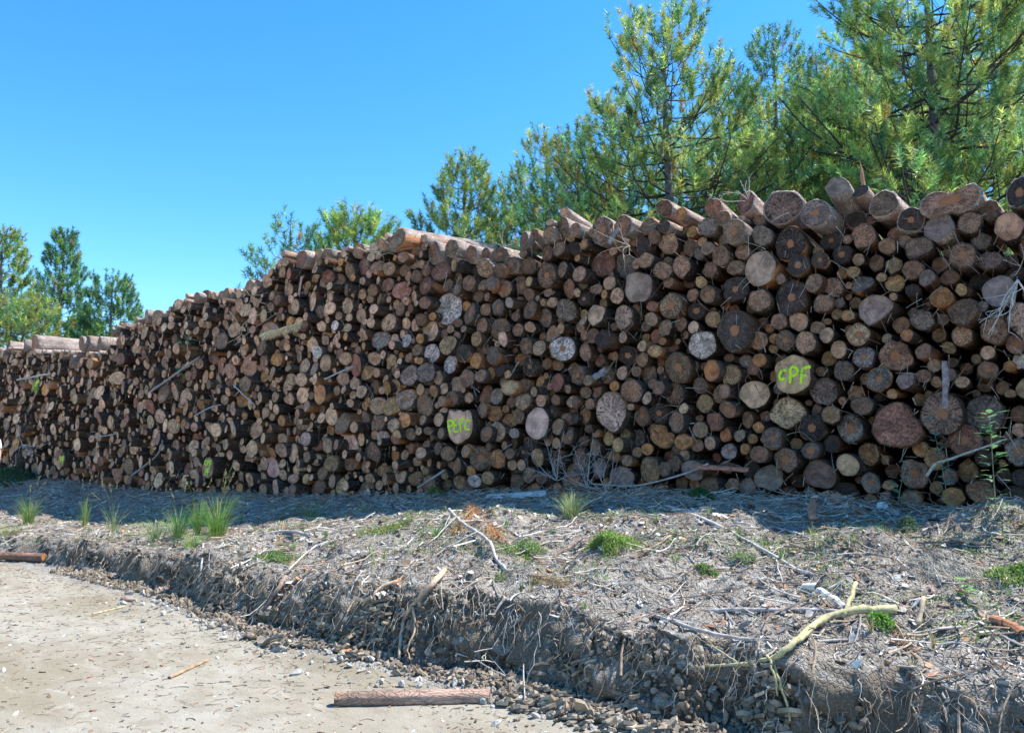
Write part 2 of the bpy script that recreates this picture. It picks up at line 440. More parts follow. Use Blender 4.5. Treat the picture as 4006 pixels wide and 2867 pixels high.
# ------------------------------------------------------------------ ground
def build_ground():
    def grow(a, b, step0, f, lim):
        out = [a]; st = step0
        sgn = 1 if b > a else -1
        while (b - out[-1]) * sgn > 0:
            out.append(out[-1] + sgn * st); st = min(st * f, lim)
        return out
    xs = sorted(set(np.round(np.concatenate([
        grow(-1.0, -14, 0.022, 1.0018, 0.06), grow(-14, -34, 0.06, 1.006, 0.4), grow(-34, -3000, 0.8, 1.25, 900),
        grow(-1.0, 2.5, 0.022, 1.004, 0.06), grow(2.5, 3000, 0.1, 1.25, 900)]), 4)))
    qs = sorted(set(np.round(np.concatenate([
        grow(5.6, -0.4, 0.022, 1.0, 0.03), grow(5.6, 9, 0.03, 1.01, 0.1), grow(9, 3000, 0.3, 1.25, 900), grow(-0.4, -3000, 0.12, 1.22, 900)]), 4)))
    xs, qs = np.array(xs), np.array(qs)
    X, Q = np.meshgrid(xs, qs, indexing='ij')
    Z = ground(X, Q)
    # ragged overhang and bedding on the cutting: push points sideways
    qc = np.interp(X, S_C, Q_C); near = np.exp(-((Q - qc - 0.2) / 0.32) ** 2) * smooth(-26, -12, X)
    bed = Z * 9 + X * 2.4
    off = near * (0.13 * fbm(X * 5, bed, Q * 2, 4) + 0.07 * np.sign(vnoise(X * 3, bed * 2.1, 1.0)) * np.abs(vnoise(X * 5, bed * 1.7, 7.0)))
    Yw = -(Q + off)
    Z = Z + near * 0.03 * fbm(X * 9, Q * 30, 3, 3)
    far = smooth(40, 400, np.hypot(X, Q))
    Z = Z * (1 - far) + 0.0 * far
    V = np.stack([X, Yw, Z], -1).reshape(-1, 3)
    nx, nq = len(xs), len(qs)
    i, j = np.meshgrid(np.arange(nx - 1), np.arange(nq - 1), indexing='ij')
    a = i * nq + j
    F = np.stack([a, a + 1, a + nq + 1, a + nq], -1).reshape(-1, 4)
    fq = (Q[:-1, :-1] + Q[1:, 1:]).ravel() / 2; fx = (X[:-1, :-1] + X[1:, 1:]).ravel() / 2
    toe = np.interp(fx, S_C, Q_C) + 0.58
    ontrack = (fq > toe) & (fq < 14) & (fx > -80) & (fx < 60)
    for name, sel, mat in (('ground', ~ontrack, M_SOIL), ('dirt_track', ontrack, M_TRACK)):
        f = F[sel]; used = np.unique(f); remap = np.full(len(V), -1); remap[used] = np.arange(len(used))
        mb = MB(); mb.add(V[used], remap[f])
        o = mb.build(name, mat, smooth_shade=True)
        tag(o, 'grey marl bank sloping from the foot of the log stack to the track' if name == 'ground' else 'pale dry earth track running past the bank', kind='structure')
build_ground()

# ------------------------------------------------------------------ the stack of logs
TYPES = {'b': (.345, .185, .115), 't': (.60, .335, .20), 'g': (.31, .215, .170), 'd': (.085, .056, .047), 'y': (.52, .295, .140),
         'o': (.56, .245, .095), 'r': (.37, .155, .10), 'p': (.62, .36, .27), 'w': (.74, .56, .47)}
COLNAME = {'b': 'brown', 't': 'tan', 'g': 'grey', 'd': 'blackened', 'y': 'yellowish', 'o': 'orange', 'r': 'reddish', 'p': 'pinkish', 'w': 'whitish'}
# cut ends read off the photograph, grouped by the corner of the area they were read in (source px) and its scale:
# x, y, half width, half height, colour + flags (h orange heart, c radial checks, z set back, f fresh smooth cut, letters = shapes below)
READ = {
(3400, 600, 3.383): '190,670,205,200,b 555,880,180,170,dh 920,975,210,205,gf 1060,620,420,185,bhT 1330,920,170,160,b 1850,970,215,190,tf 1990,520,180,210,dh 1480,1165,150,120,g 650,1240,205,160,b 1240,1350,195,190,bh 1590,1420,170,130,g 240,1230,120,115,b 330,1480,120,120,y 580,1540,150,130,b 100,1450,110,120,bz',
(3400, 1060, 3.383): '165,85,75,70,y 345,165,135,130,yc 765,90,120,110,g 580,255,110,90,d 950,350,150,130,oh 1220,250,85,85,y 1240,540,205,200,b 1720,270,240,230,gf 1500,470,75,85,g 75,500,235,210,pf 700,650,160,150,gc 1230,860,145,150,tc 1660,790,190,185,tc 2040,640,150,230,t 1940,970,140,140,bh 235,895,75,70,t 500,850,90,85,of 350,1130,220,200,bh 720,1060,120,110,b 1100,1215,90,70,bz 1570,1080,100,100,tf 1420,1165,75,70,b 1570,1310,145,120,bh 1850,1260,90,75,o 2000,1190,95,115,wc 480,1450,130,120,g 720,1390,110,90,b 890,1470,90,75,yc 1235,1470,110,80,t 1540,1520,120,90,bz 130,1430,175,165,gch',
(3400, 1520, 3.383): '305,70,75,70,yf 370,470,350,310,rR 960,330,290,305,bch 1530,340,280,265,gch 1870,65,80,65,y 1270,680,230,220,rh 1640,690,130,110,bh 1990,550,105,100,t 1970,830,190,190,gh 1540,925,145,120,d 1770,990,60,50,y 680,800,120,110,yh 215,940,60,65,y 870,930,135,160,yh 600,1130,200,205,ph 1310,1090,150,150,yh 1060,1170,100,110,g 890,1310,90,95,y 260,1280,90,70,yh 220,1410,80,70,g 550,1470,150,115,g 1110,1430,160,130,oh 1790,1170,110,100,gz 2020,1180,80,130,d',
(2820, 600, 3.383): '330,650,140,165,rU 820,710,240,255,bc 1250,790,200,190,gh 1540,440,165,130,gfU 1845,500,110,100,dU 170,1030,160,170,bh 550,1090,130,140,g 920,1200,220,210,dch 1460,1150,150,130,dhz 1600,1340,125,130,dh 1890,1090,165,165,b 1790,880,130,120,dz 1310,1410,120,110,dh 1020,1480,150,150,dh 520,1525,225,230,pf 70,1360,110,145,r 290,1310,105,105,bc 190,1510,115,110,bc 1750,1570,95,80,y',
(2820, 1060, 3.383): '790,105,75,80,t 190,240,175,165,dh 510,390,160,155,t 60,450,75,80,oz 935,350,235,220,dh 1230,160,130,130,b 1490,215,140,130,tc 1870,170,150,125,g 1355,430,135,130,bh 1570,425,70,70,g 1680,590,100,80,y 1540,570,80,80,y 770,670,125,110,t 1030,670,120,130,tf 550,690,80,80,bz 180,790,240,270,dh 500,920,130,125,th 850,920,135,140,bch 1120,945,145,145,t 1400,850,105,105,tf 1820,845,160,155,tch 1560,1040,120,120,t 1430,1160,105,95,y 1890,1140,160,145,gch 510,1180,90,95,of 110,1150,85,65,bz 140,1380,130,150,yh 950,1370,260,265,tfA 1320,1330,85,65,bh 1630,1320,135,140,g 1360,1590,195,190,gc 450,1630,190,195,tf 50,1590,85,110,b',
(2820, 1520, 3.383): '885,320,215,215,tc 1205,520,175,180,dch 1460,345,130,130,yc 1710,530,200,195,gch 1870,225,160,125,b 355,415,90,115,b 500,515,75,80,o 60,610,85,100,o 250,620,80,90,tc 420,665,70,70,o 680,660,140,150,gch 320,800,65,75,o 110,830,105,110,wch 510,870,120,120,bh 1000,735,85,90,yh 1190,820,130,120,go 1465,735,120,115,d 860,940,185,165,bh 640,1180,200,170,gf 1310,1140,235,205,gf 1680,1010,160,155,tf 400,1060,110,120,dz 1660,1370,210,130,d 80,1040,100,90,b 1960,870,150,150,och 1985,1250,110,150,gh',
(2240, 720, 3.383): '390,610,155,180,bch 665,550,115,140,bh 1000,550,95,105,b 1210,560,90,90,d 1215,320,110,120,b 1440,400,80,90,of 1860,310,115,120,r 1990,450,105,100,b 1580,635,75,80,o 1790,560,130,120,g 1270,790,135,150,t 1080,700,85,95,b 850,740,120,100,bz 30,600,70,90,b 150,800,60,75,o 65,980,45,55,o 30,860,60,100,d 410,1060,150,190,rz 710,1090,140,160,gz 965,1010,105,110,tch 870,1365,190,215,gfG 1190,1140,120,120,bc 1440,1090,130,140,t 1570,840,110,110,b 1790,850,100,95,t 1960,950,110,145,bc 1820,1130,115,110,bc 1700,1300,75,80,yf 1545,1310,80,80,bz 1790,1460,115,120,bh 1590,1470,95,90,bh 1270,1300,80,80,b 90,1190,90,110,t 140,1340,60,60,b 490,1310,80,100,t 420,1460,50,65,of 590,1480,95,115,tc 330,1390,65,80,b 60,1440,50,60,t 150,1520,85,90,dh',
(2240, 1160, 3.383): '310,240,110,150,tf 675,270,115,155,pc 840,165,65,80,t 1300,120,175,180,tch 1640,190,120,115,dh 1860,300,110,110,y 1040,300,90,95,t 1225,415,105,120,bh 1430,360,90,100,b 1600,410,75,90,tf 145,320,50,70,t 270,520,85,110,b 155,510,50,75,t 550,400,60,60,b 665,540,70,85,tc 970,540,70,60,yz 920,655,60,80,tf 1090,720,100,85,y 1190,590,65,60,o 1310,660,100,95,rz 1500,510,50,60,b 1720,640,185,195,wc 170,740,95,120,bh 555,790,55,65,o 730,780,120,130,dh 925,835,90,100,t 1400,940,165,210,bh 1600,925,75,85,gf 1840,980,125,150,of 445,1040,100,120,b 655,1010,80,100,t 845,990,65,75,tc 1020,1040,105,140,bc 1165,975,50,60,t 70,1040,100,130,bh 205,1110,70,80,tc 555,1185,60,75,of 780,1250,160,160,bh 175,1270,75,85,b 320,1240,80,110,bh 985,1345,70,90,tc 1140,1210,85,100,b 1350,1280,140,155,bch 1690,1180,115,120,bc 1960,1290,110,130,bc 1750,1415,115,130,ycf 1470,1480,60,75,tf 230,1420,70,75,t 30,1400,60,85,b 510,1530,205,285,pcD 770,1460,50,50,t 165,1575,90,110,oh',
(2240, 1520, 3.383): '920,370,105,130,bh 1145,325,120,140,dch 1380,440,115,155,b 1690,545,105,115,t 1890,440,110,120,rfQ 1465,700,105,110,o 1650,750,85,100,t 1820,720,85,100,t 1190,630,160,170,oO 700,615,75,95,yc 865,650,90,115,gc 600,745,90,105,y 860,840,65,75,y 990,800,70,85,of 300,780,75,115,bh 210,530,90,60,b 310,590,55,60,tc 150,690,70,70,b 550,900,85,80,yz 720,950,85,80,tc 360,1050,75,130,gf 90,940,100,160,r 650,1170,170,150,gf 1030,1080,145,170,y 1355,985,85,110,bc 1485,880,75,75,t 1590,1080,160,140,gf 1220,1060,60,110,b 30,400,60,70,d',
(1660, 800, 3.383): '1860,110,60,70,tf 1840,295,90,125,b 1660,235,50,50,t 1650,390,95,105,b 1470,440,75,120,bh 1320,480,85,120,b 130,640,120,155,b 360,580,95,130,bc 620,660,85,120,b 815,650,55,80,b 1000,660,120,100,bh 1140,800,140,120,bh 1000,880,80,100,b 1380,810,100,115,b 1310,650,50,55,b 1630,640,75,110,bch 1780,590,90,105,bh 20,870,60,90,b 220,890,115,140,rc 390,800,75,100,yh 710,860,85,90,d 440,1000,90,110,b 590,1040,95,110,bh 50,1080,95,130,rh 310,1070,60,90,b 895,1040,70,105,gch 780,1070,60,85,b 1060,1110,95,130,bh 1290,1090,60,100,bh 1385,1020,55,70,yc 1620,940,120,180,bch 1825,860,80,110,b 1920,1110,90,130,rh 1640,1165,60,65,t 1385,1190,75,90,b 1265,1290,60,85,bh 1570,1295,55,50,y 1695,1295,70,75,t 1125,1300,65,75,gf 320,1380,185,220,wc 90,1340,60,90,b 720,1215,65,80,b 830,1220,50,65,t 975,1360,85,110,gh 810,1395,70,85,t 605,1450,100,150,bch 1400,1390,105,120,bc 1210,1480,60,70,b 1600,1500,110,130,gch 1880,1400,115,145,gc 2020,1160,45,60,t 110,1480,50,60,o 20,1300,40,90,bh 20,1480,30,70,t',
(1660, 1160, 3.383): '90,460,110,140,tf 345,430,50,60,t 445,345,60,60,b 520,430,40,50,t 765,385,95,115,bh 1010,430,130,160,b 1040,560,80,105,pf 1240,440,80,90,bh 1200,600,80,90,oz 1400,405,70,75,t 1805,425,65,75,y 310,640,100,130,y 430,530,50,70,b 690,560,80,105,yc 780,690,80,95,bc 510,750,100,120,d 100,750,100,130,wc 345,900,95,140,wc 1345,655,90,125,bch 1520,680,85,105,tc 1835,690,150,185,wch 680,850,75,110,of 905,780,85,120,g 1280,830,70,80,oz 1390,930,95,130,dch 1770,910,75,75,bh 50,1030,100,150,gch 185,1080,65,100,th 745,1050,75,90,tc 890,1010,50,80,o 1000,980,70,80,d 1105,1030,45,60,t 590,980,70,70,bz 440,1160,90,110,tf 1130,1200,95,105,yf 1310,1180,85,95,bh 1535,1130,75,90,o 1760,1140,105,125,rf 1900,1220,60,60,t 825,1310,105,140,rf 260,1220,60,80,t 125,1250,75,90,o 230,1390,55,75,t 370,1350,85,110,bh 590,1340,60,80,t 1150,1400,60,80,b 1310,1390,90,120,t 1545,1380,65,85,t 1740,1370,60,75,b 1960,1390,80,85,t 1450,1260,55,75,t 40,1450,65,140,bh 255,1530,55,75,t',
(1660, 1520, 3.383): '470,500,170,240,tfB 1490,460,150,220,pfW 1690,300,60,90,dh 770,290,90,105,bch 930,330,105,110,o 1150,395,95,115,y 1080,270,50,60,o 965,570,110,140,th 820,600,70,110,bh 1190,590,65,75,wc 190,410,60,90,t 220,590,60,80,tc 100,650,40,55,of 1650,670,60,90,t 1745,720,60,80,t 1770,500,60,120,ych 1890,620,75,120,b 1890,410,70,90,bc 1060,750,50,60,t 1180,730,60,80,b 850,770,60,55,b 180,790,60,80,b 310,860,85,110,bh 490,830,45,55,bz 750,920,130,160,bch 970,930,95,130,o 1130,860,80,80,b 1310,840,75,85,dh 1500,910,105,120,y 1750,940,110,130,b 65,970,60,80,t 190,1010,50,55,t 430,1020,85,120,th 1165,1010,60,75,t 1285,1010,60,85,t 1390,1140,90,110,bh 1230,1220,110,90,b 840,1180,80,90,y 665,1220,90,90,wh 470,1240,90,95,y 270,1150,60,60,y 20,1090,40,60,y 300,1280,80,70,b 1550,1180,80,90,b 50,560,60,60,b 30,740,50,60,b',
(1000, 800, 1.353): '745,190,56,65,bX 240,290,55,50,r 575,330,35,50,r 500,355,35,50,b 640,335,35,35,b 705,340,28,38,t 790,350,25,35,b 840,315,28,30,b 780,280,28,28,b 850,255,30,35,b 545,245,38,40,bh 435,275,25,25,b 380,262,20,30,b 335,260,25,28,t 155,305,20,25,t 315,395,22,30,o 385,385,35,40,rh 430,345,22,25,t 175,450,28,38,t 110,440,20,22,y 210,540,38,45,t 345,567,30,35,b 440,400,28,38,b 480,450,28,35,b 597,405,20,30,y 565,475,22,32,y 620,455,28,35,bh 655,500,25,33,yh 700,425,30,40,b 775,455,45,50,rh 850,380,25,35,b 900,430,48,50,rh 765,555,35,38,b 820,550,25,25,r 895,520,30,35,bh 560,588,28,38,tf 612,567,22,28,tf 610,627,24,27,tf 705,625,42,50,th 875,610,35,35,b 570,690,32,33,t 475,660,30,38,t 420,640,20,30,wc 385,612,22,25,b 440,590,20,25,b 665,715,48,50,gc 800,720,35,38,wch 870,710,25,30,o 930,670,43,55,t 855,770,35,32,b 770,800,15,18,o 810,810,20,28,t 870,828,18,20,o 630,815,32,38,th 720,825,30,35,y 520,755,25,30,t 325,780,30,35,wc 170,815,22,38,b 112,820,28,38,o 150,740,25,35,bch 45,840,25,45,r 90,885,20,30,t 125,905,20,38,t 425,865,25,28,o 475,815,35,38,t 530,850,35,63,rf 595,890,32,43,o 640,890,20,28,t 740,875,30,33,bc 815,905,45,60,pc 900,890,50,55,gc 630,965,35,42,bch 695,970,25,38,o 740,960,30,40,th 560,990,33,38,th 430,985,20,25,y 340,1005,38,55,of 410,1050,25,32,y 795,1030,45,60,pch 650,1065,40,52,t 725,1065,42,52,y 895,1060,40,58,b 595,1045,20,30,o 530,1065,20,28,bh 790,1140,30,45,of 730,1168,32,38,t 650,1155,38,42,bch 460,1160,38,60,b 400,1195,20,30,o 675,1230,35,38,wc 740,1240,25,30,r 820,1215,30,35,bh 885,1140,22,30,t 505,1265,45,65,pf 265,1240,28,42,p 325,1270,28,35,r 380,1275,33,48,t 285,1200,22,30,t 425,1270,15,28,t 200,1315,35,55,tf 135,1300,25,40,t 625,1310,35,55,b 740,1320,28,45,o 790,1325,25,30,t 870,1320,28,35,t 400,1370,32,45,yc 270,1335,22,35,t 320,1350,30,35,t 90,1390,35,60,pf 45,1370,25,38,t 145,1430,22,30,t 265,1450,18,28,y 355,1420,28,40,b 245,1390,25,28,t 500,1370,32,40,b 580,1380,30,40,b 665,1410,25,30,o 605,1450,30,30,y 405,1465,22,38,t 460,1495,33,45,y 105,1500,28,50,p 160,1520,18,30,t 200,1450,25,28,t 45,1450,25,35,t 340,1490,30,40,b 850,1450,35,40,y 260,855,30,42,t 310,870,25,42,t 370,840,35,45,tf',
(0, 800, 1.353): '185,738,16,50,b 432,738,10,42,b 455,733,8,42,b 525,735,11,40,b 130,745,9,35,b 45,752,8,32,b 535,1060,20,50,t 650,965,18,45,p 490,1000,15,35,t 805,945,18,32,o 1025,890,20,35,r 1160,925,15,30,t 1325,850,24,60,rf 975,1015,25,50,t 925,990,25,50,t 865,1000,30,50,b 1025,1280,20,40,t 1140,1220,20,38,t 1180,1275,18,32,t 680,1385,20,50,b 1100,1395,30,58,bfC 330,1355,13,36,bfE 1115,1540,28,60,bf 835,600,32,45,b 925,535,20,30,b 1040,490,20,28,b 1175,500,38,42,b 1320,440,35,42,b 775,595,25,40,t 1090,480,30,30,b 1300,560,30,40,t',
}
POLY = {  # outlines in units of the half width / half height, anticlockwise
 'T': [(-1, -.1), (-.95, -.55), (-.62, -.98), (-.3, -.85), (.0, -.8), (.3, -1.0), (.72, -.82), (.98, -.35), (1.0, .35), (.8, .95), (.5, .85), (.2, .58), (0, .5), (-.15, .72), (-.55, .82), (-.85, .45)],
 'R': [(-1, -.3), (-.8, -.75), (-.3, -.95), (.2, -1), (.7, -.85), (1, -.45), (.95, -.1), (.6, .3), (.4, .75), (.15, .98), (-.15, .95), (-.55, .75), (-.9, .25)],
 'D': [(-.98, .1), (-.85, -.35), (-.4, -.72), (.15, -1.0), (.3, -.95), (.75, -.5), (1, .1), (.85, .5), (.4, .85), (0, 1), (-.45, .85), (-.85, .5)],
 'Q': [(-1, .85), (-.75, -.4), (-.6, -.95), (-.1, -1), (.9, -.7), (1, -.3), (.75, .5), (.6, .9), (0, .98), (-.5, 1)],
 'O': [(-1, .1), (-.85, .95), (-.2, .95), (.3, .85), (.45, .3), (1, .2), (1, -.4), (.6, -.95), (0, -1), (-.5, -.75), (-.9, -.35)],
 'B': [(-1, .2), (-.9, -.3), (-.7, -.75), (-.15, -1), (.4, -.8), (.9, -.45), (1, .0), (.95, .45), (.85, .85), (.55, .95), (.3, .78), (0, .95), (-.4, .85), (-.8, 1), (-.95, .65)],
 'W': [(-.95, 0), (-.9, -.45), (-.5, -.85), (.1, -1), (.6, -.8), (.95, -.2), (1, .3), (.75, .7), (.45, .95), (-.1, 1), (-.45, .8), (-.85, .4)],
}
TOP = [(0, 770), (60, 768), (75, 774), (235, 776), (246, 735), (255, 716), (305, 712), (315, 690), (365, 688), (378, 668), (420, 655), (480, 640), (540, 634), (560, 622), (590, 604), (612, 580), (632, 556), (700, 553), (770, 541), (850, 522), (870, 515), (930, 515), (980, 535), (1050, 552), (1130, 556), (1160, 520), (1210, 500), (1245, 480), (1300, 492), (1450, 480), (1580, 475), (1660, 470), (1780, 450), (1850, 452), (2000, 445), (2120, 440), (2269, 430)]
K = 4006 / 2269
tp = [on_face(x * K, y * K)[0] for x, y in TOP]
tops, topz = np.array([p.x for p in tp]), np.array([p.z for p in tp])
tops = np.concatenate([[-40], tops, [3.5]]); topz = np.concatenate([[topz[0] - 0.3], topz, [topz[-1] + 0.1]])

LOGS = []     # dict(s, y, z, a, b, col, flags)
for (ox, oy, sc), txt in READ.items():
    for it in txt.split():
        x, y, rx, ry, fl = it.split(',')
        x, y, rx, ry = (float(v) / sc for v in (x, y, rx, ry))
        fl2 = fl[1:]
        yf = 0.24 if 'z' in fl2 else float(np.clip(rng.normal(0, 0.085), -0.16, 0.18))
        if any(c in fl2 for c in 'ABRDWGX'): yf = -0.12
        if 'C' in fl2 or 'E' in fl2: yf = -0.30
        p, depth = on_face(ox + x, oy + y, yf)
        u = (ox + x - 2003) / FS
        b = ry * depth / FS
        a = rx * depth / FS / (0.795 + 0.606 * u)
        if not any(c in fl2 for c in 'TRDQOBW'): a = float(np.clip(a, 0.8 * b, 1.25 * b))
        LOGS.append(dict(s=p.x, y=yf, z=p.z, a=a, b=b, col=fl[0], fl=fl2, read=True))
READN = len(LOGS)

def pack():
    cx = [l['s'] for l in LOGS]; cz = [l['z'] for l in LOGS]; cr = [0.5 * (l['a'] + l['b']) for l in LOGS]
    X = np.zeros(9000); Z = np.zeros(9000); Rr = np.zeros(9000); n = len(cx)
    X[:n], Z[:n], Rr[:n] = cx, cz, cr
    pr = np.random.default_rng(21)
    S0, S1 = -33.0, 2.6
    def room(s, z, rmax):
        zb = float(np.interp(s, S_B, Z_B)) - 0.03; zt = float(np.interp(s, tops, topz))
        d = np.min(np.hypot(X[:n] - s, Z[:n] - z) - Rr[:n])
        return min(d, z - zb, zt - z, rmax)
    for tries, lo, hi, gap in ((9000, .125, .19, 0), (26000, .085, .135, 0), (42000, .062, .12, 0), (42000, .040, .10, 0)):
        for _ in range(tries):
            s = pr.uniform(S0, S1)
            zb = float(np.interp(s, S_B, Z_B)); zt = float(np.interp(s, tops, topz))
            z = pr.uniform(zb, zt)
            dmin = room(s, z, hi)
            if s < -8.6 and lo >= .085:      # thinner logs towards the far end
                if lo > .1 and pr.uniform() > .12: continue
                if lo < .1: dmin = min(dmin, .112)
            if dmin < lo * (.85 if s < -8.6 else 1): continue
            # slide towards the nearest neighbour until it touches
            k = int(np.argmin(np.hypot(X[:n] - s, Z[:n] - z) - Rr[:n]))
            r = dmin if lo < 0.07 else min(dmin, pr.uniform(lo * (.85 if s < -8.6 else 1), hi))
            dx, dz = X[k] - s, Z[k] - z; dd = math.hypot(dx, dz); mv = dd - Rr[k] - r
            if mv > 0:
                s2, z2 = s + dx / dd * mv * 0.97, z + dz / dd * mv * 0.97
                zb = float(np.interp(s2, S_B, Z_B)) - 0.03; zt = float(np.interp(s2, tops, topz))
                if np.min(np.hypot(X[:n] - s2, Z[:n] - z2) - Rr[:n]) > r - 0.012 and z2 - zb > r and zt - z2 > r: s, z = s2, z2
            if -8.6 < s < 0.2 and r < 0.062 and pr.uniform() < 0.55: continue
            X[n], Z[n], Rr[n] = s, z, r; n += 1
            right = -8.4 < s < 0.0
            back = 0.18 if right and r < 0.1 else 0.0
            c = 'bbbtttgyodr'[pr.integers(11)] if right else 'bbttttttttor'[pr.integers(12)]
            fl = ''.join(f for f, pq in (('h', .16 if right else .05), ('c', .22), ('f', .2 if right else .6)) if pr.uniform() < pq)
            yf = float(np.clip(pr.normal(back, 0.08 if right else 0.12), -0.22, 0.42))
            LOGS.append(dict(s=s, y=yf, z=z, a=r * pr.uniform(.95, 1.06), b=r * pr.uniform(.95, 1.06), col=c, fl=fl, read=False))
pack()

def radial(th, a, b, seed, poly=None, ragged=1.0):
    g = np.random.default_rng(seed)
    if poly:
        P = np.array(poly + [poly[0]], float)
        d = np.concatenate([[0], np.cumsum(np.hypot(*np.diff(P, axis=0).T))]); d /= d[-1]
        ang = np.unwrap(np.arctan2(P[:, 1], P[:, 0])); rad = np.hypot(P[:, 0], P[:, 1])
        o = np.argsort(ang % (2 * math.pi))
        A = (ang % (2 * math.pi))[o]; Q = rad[o]
        rr = np.interp(th % (2 * math.pi), A, Q, period=2 * math.pi)
    else:
        rr = np.ones_like(th)
        for k in range(2, 8): rr = rr + ragged * g.normal(0, 0.058 / (k - 0.6) ** 0.8) * np.cos(k * th + g.uniform(0, 6.3))
    rr = rr * (1 + 0.010 * ragged * g.uniform(-1, 1, len(th)))
    return rr

def log_geo(bark, cut, L, l, seed, seg, na, origin=(0, 0, 0), rot=None):
    """adds one log (axis +Y, cut end at y=0) to the two buffers"""
    g = np.random.default_rng(seed)
    a, b, fl = l['a'], l['b'], l['fl']
    poly = next((POLY[c] for c in fl if c in POLY), None)
    th = np.arange(seg) * 2 * math.pi / seg
    rr = radial(th, a, b, seed, poly)
    cu, su = np.cos(th), np.sin(th)
    bt = g.uniform(.935, .965) if 'f' in fl else g.uniform(.89, .95)                      # wood edge inside the bark
    tx, tz = g.normal(0, 0.16, 2)
    if poly or 'C' in fl or 'E' in fl: tx *= .35; tz *= .35
    # bark: front rim + tube
    ys = np.concatenate([[0.0, 0.012], np.linspace(0.06, 1, na) * L])
    rings = []
    for i, y in enumerate(ys):
        taper = 1 - 0.07 * y / L
        f = rr * taper * ((bt if i == 0 else 1.0))
        amp = 0.0 if i == 0 else (0.040 if i == 1 else 0.032)
        f = f * (1 + amp * g.uniform(-1, 1, seg))
        x = cu * f * a; z = su * f * b
        yy = y + tx * x + tz * z if i < 2 else y + 0 * x
        rings.append(np.stack([x, yy + (0 if i != 1 else g.uniform(-.014, .010, seg)), z], -1))
    V = np.array(rings); n = len(ys)
    fl_loc = V * 1.0 + np.array([g.uniform(0, 40), g.uniform(0, 40), g.uniform(0, 40)])
    i = np.arange(n - 1)[:, None] * seg; j = np.arange(seg)[None, :]; k = (j + 1) % seg
    F = np.stack([i + j, i + seg + j, i + seg + k, i + k], -1).reshape(-1, 4)[:, ::-1]
    base = np.array([(.125, .080, .055), (.15, .105, .08), (.095, .065, .05), (.17, .09, .055)][g.integers(4)]) * g.uniform(.6, 1.15)
    if l.get('top'): base = base * .9 + np.array([.42, .35, .31])  # sunlit whitening of the uppermost logs put into their bark colour
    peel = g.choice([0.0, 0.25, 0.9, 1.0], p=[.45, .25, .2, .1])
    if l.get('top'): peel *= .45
    if 'X' in fl or ('U' in fl and 'f' in fl): peel = 1.0
    VV = V.reshape(-1, 3); LL = fl_loc.reshape(-1, 3)
    VV = np.concatenate([VV, [[0, L, 0]]]); LL = np.concatenate([LL, [[0, L, 0]]])
    c0 = len(VV) - 1; jj = np.arange(seg); kk = (jj + 1) % seg
    FB = np.stack([(n - 1) * seg + kk, (n - 1) * seg + jj, np.full(seg, c0)], -1)
    def xf(P):
        if rot is not None: P = P @ np.array(rot).T
        return P + np.array(origin)
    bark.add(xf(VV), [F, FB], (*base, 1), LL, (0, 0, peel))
    # cut end
    c = np.array(TYPES[l['col']]) * g.uniform(.70, 1.30) * (1 + g.normal(0, .03, 3))
    lv = [0.0, .35, .7, bt] if seg > 20 else [0.0, bt]
    P, Lc = [[0, 0, 0]], [[0, 0, seed % 97 + g.uniform()]]
    for q in lv[1:]:
        x = cu * rr * a * q; z = su * rr * b * q
        P += list(np.stack([x, tx * x + tz * z - 0.002 + 0.0 * x, z], -1)); Lc += list(np.stack([cu * q / bt, su * q / bt, np.full(seg, Lc[0][2])], -1))
    P = np.array(P); Lc = np.array(Lc)
    FF = [np.stack([np.zeros(seg, int), 1 + jj, 1 + kk], -1)]
    for m in range(len(lv) - 2):
        o0, o1 = 1 + m * seg, 1 + (m + 1) * seg
        FF.append(np.stack([o0 + jj, o1 + jj, o1 + kk, o0 + kk], -1))
    crk = 1.0 if 'c' in fl else (0.0 if 'f' in fl else 0.35)
    heart = g.uniform(.26, .42) if 'h' in fl else 0.0
    if 'o' in fl: heart = .55
    if l.get('s', 0) < -9: c = c * 1.25
    cut.add(xf(P), FF, (*c, 1.0 if heart else 0.0), Lc, (crk, heart, 1.0 if 'f' in fl else (0.5 if max(a, b) < .11 else 0.0)))
    return tx, tz

def pose(l, seed):
    g = np.random.default_rng(seed + 5)
    yaw, pit = g.normal(0, 0.07), g.normal(0, 0.035)
    if 'U' in l['fl']: pit, yaw = (-0.33 if 'f' in l['fl'] else -0.16), -0.05
    if 'X' in l['fl']: yaw = -0.10
    if any(c in l['fl'] for c in 'ABCE'): yaw, pit = .02, .0
    return yaw, pit

for i, l in enumerate(LOGS):
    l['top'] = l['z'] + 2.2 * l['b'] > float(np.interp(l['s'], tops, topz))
    l['seed'] = 1000 + i
    d = (Vector((l['s'], l['y'], l['z'])) - EYEV).dot(CF)
    l['size'] = math.sqrt(l['a'] * l['b']) / d * (1.0 if l['y'] < 0.2 else 0.8)
    px = 512 + (Vector((l['s'], l['y'], l['z'])) - EYEV).dot(CR) / d * FOCAL
    l['px'] = px
seen = [l for l in LOGS if -4 < l['px'] < 1030 and not (not l['read'] and l['y'] > 0.16)]
must = [l for l in seen if any(c in l['fl'] for c in 'ABCE')]
seen.sort(key=lambda l: -l['size'])
ONE = must + [l for l in seen if l not in must][:300 - len(must)]
for l in ONE: l['one'] = True
print('LOGS', len(LOGS), 'read', READN, 'one', len(ONE))

def unit(l, dx, dz):
    return (l['s'] + dx * l['a'], l['z'] + dz * l['b'])

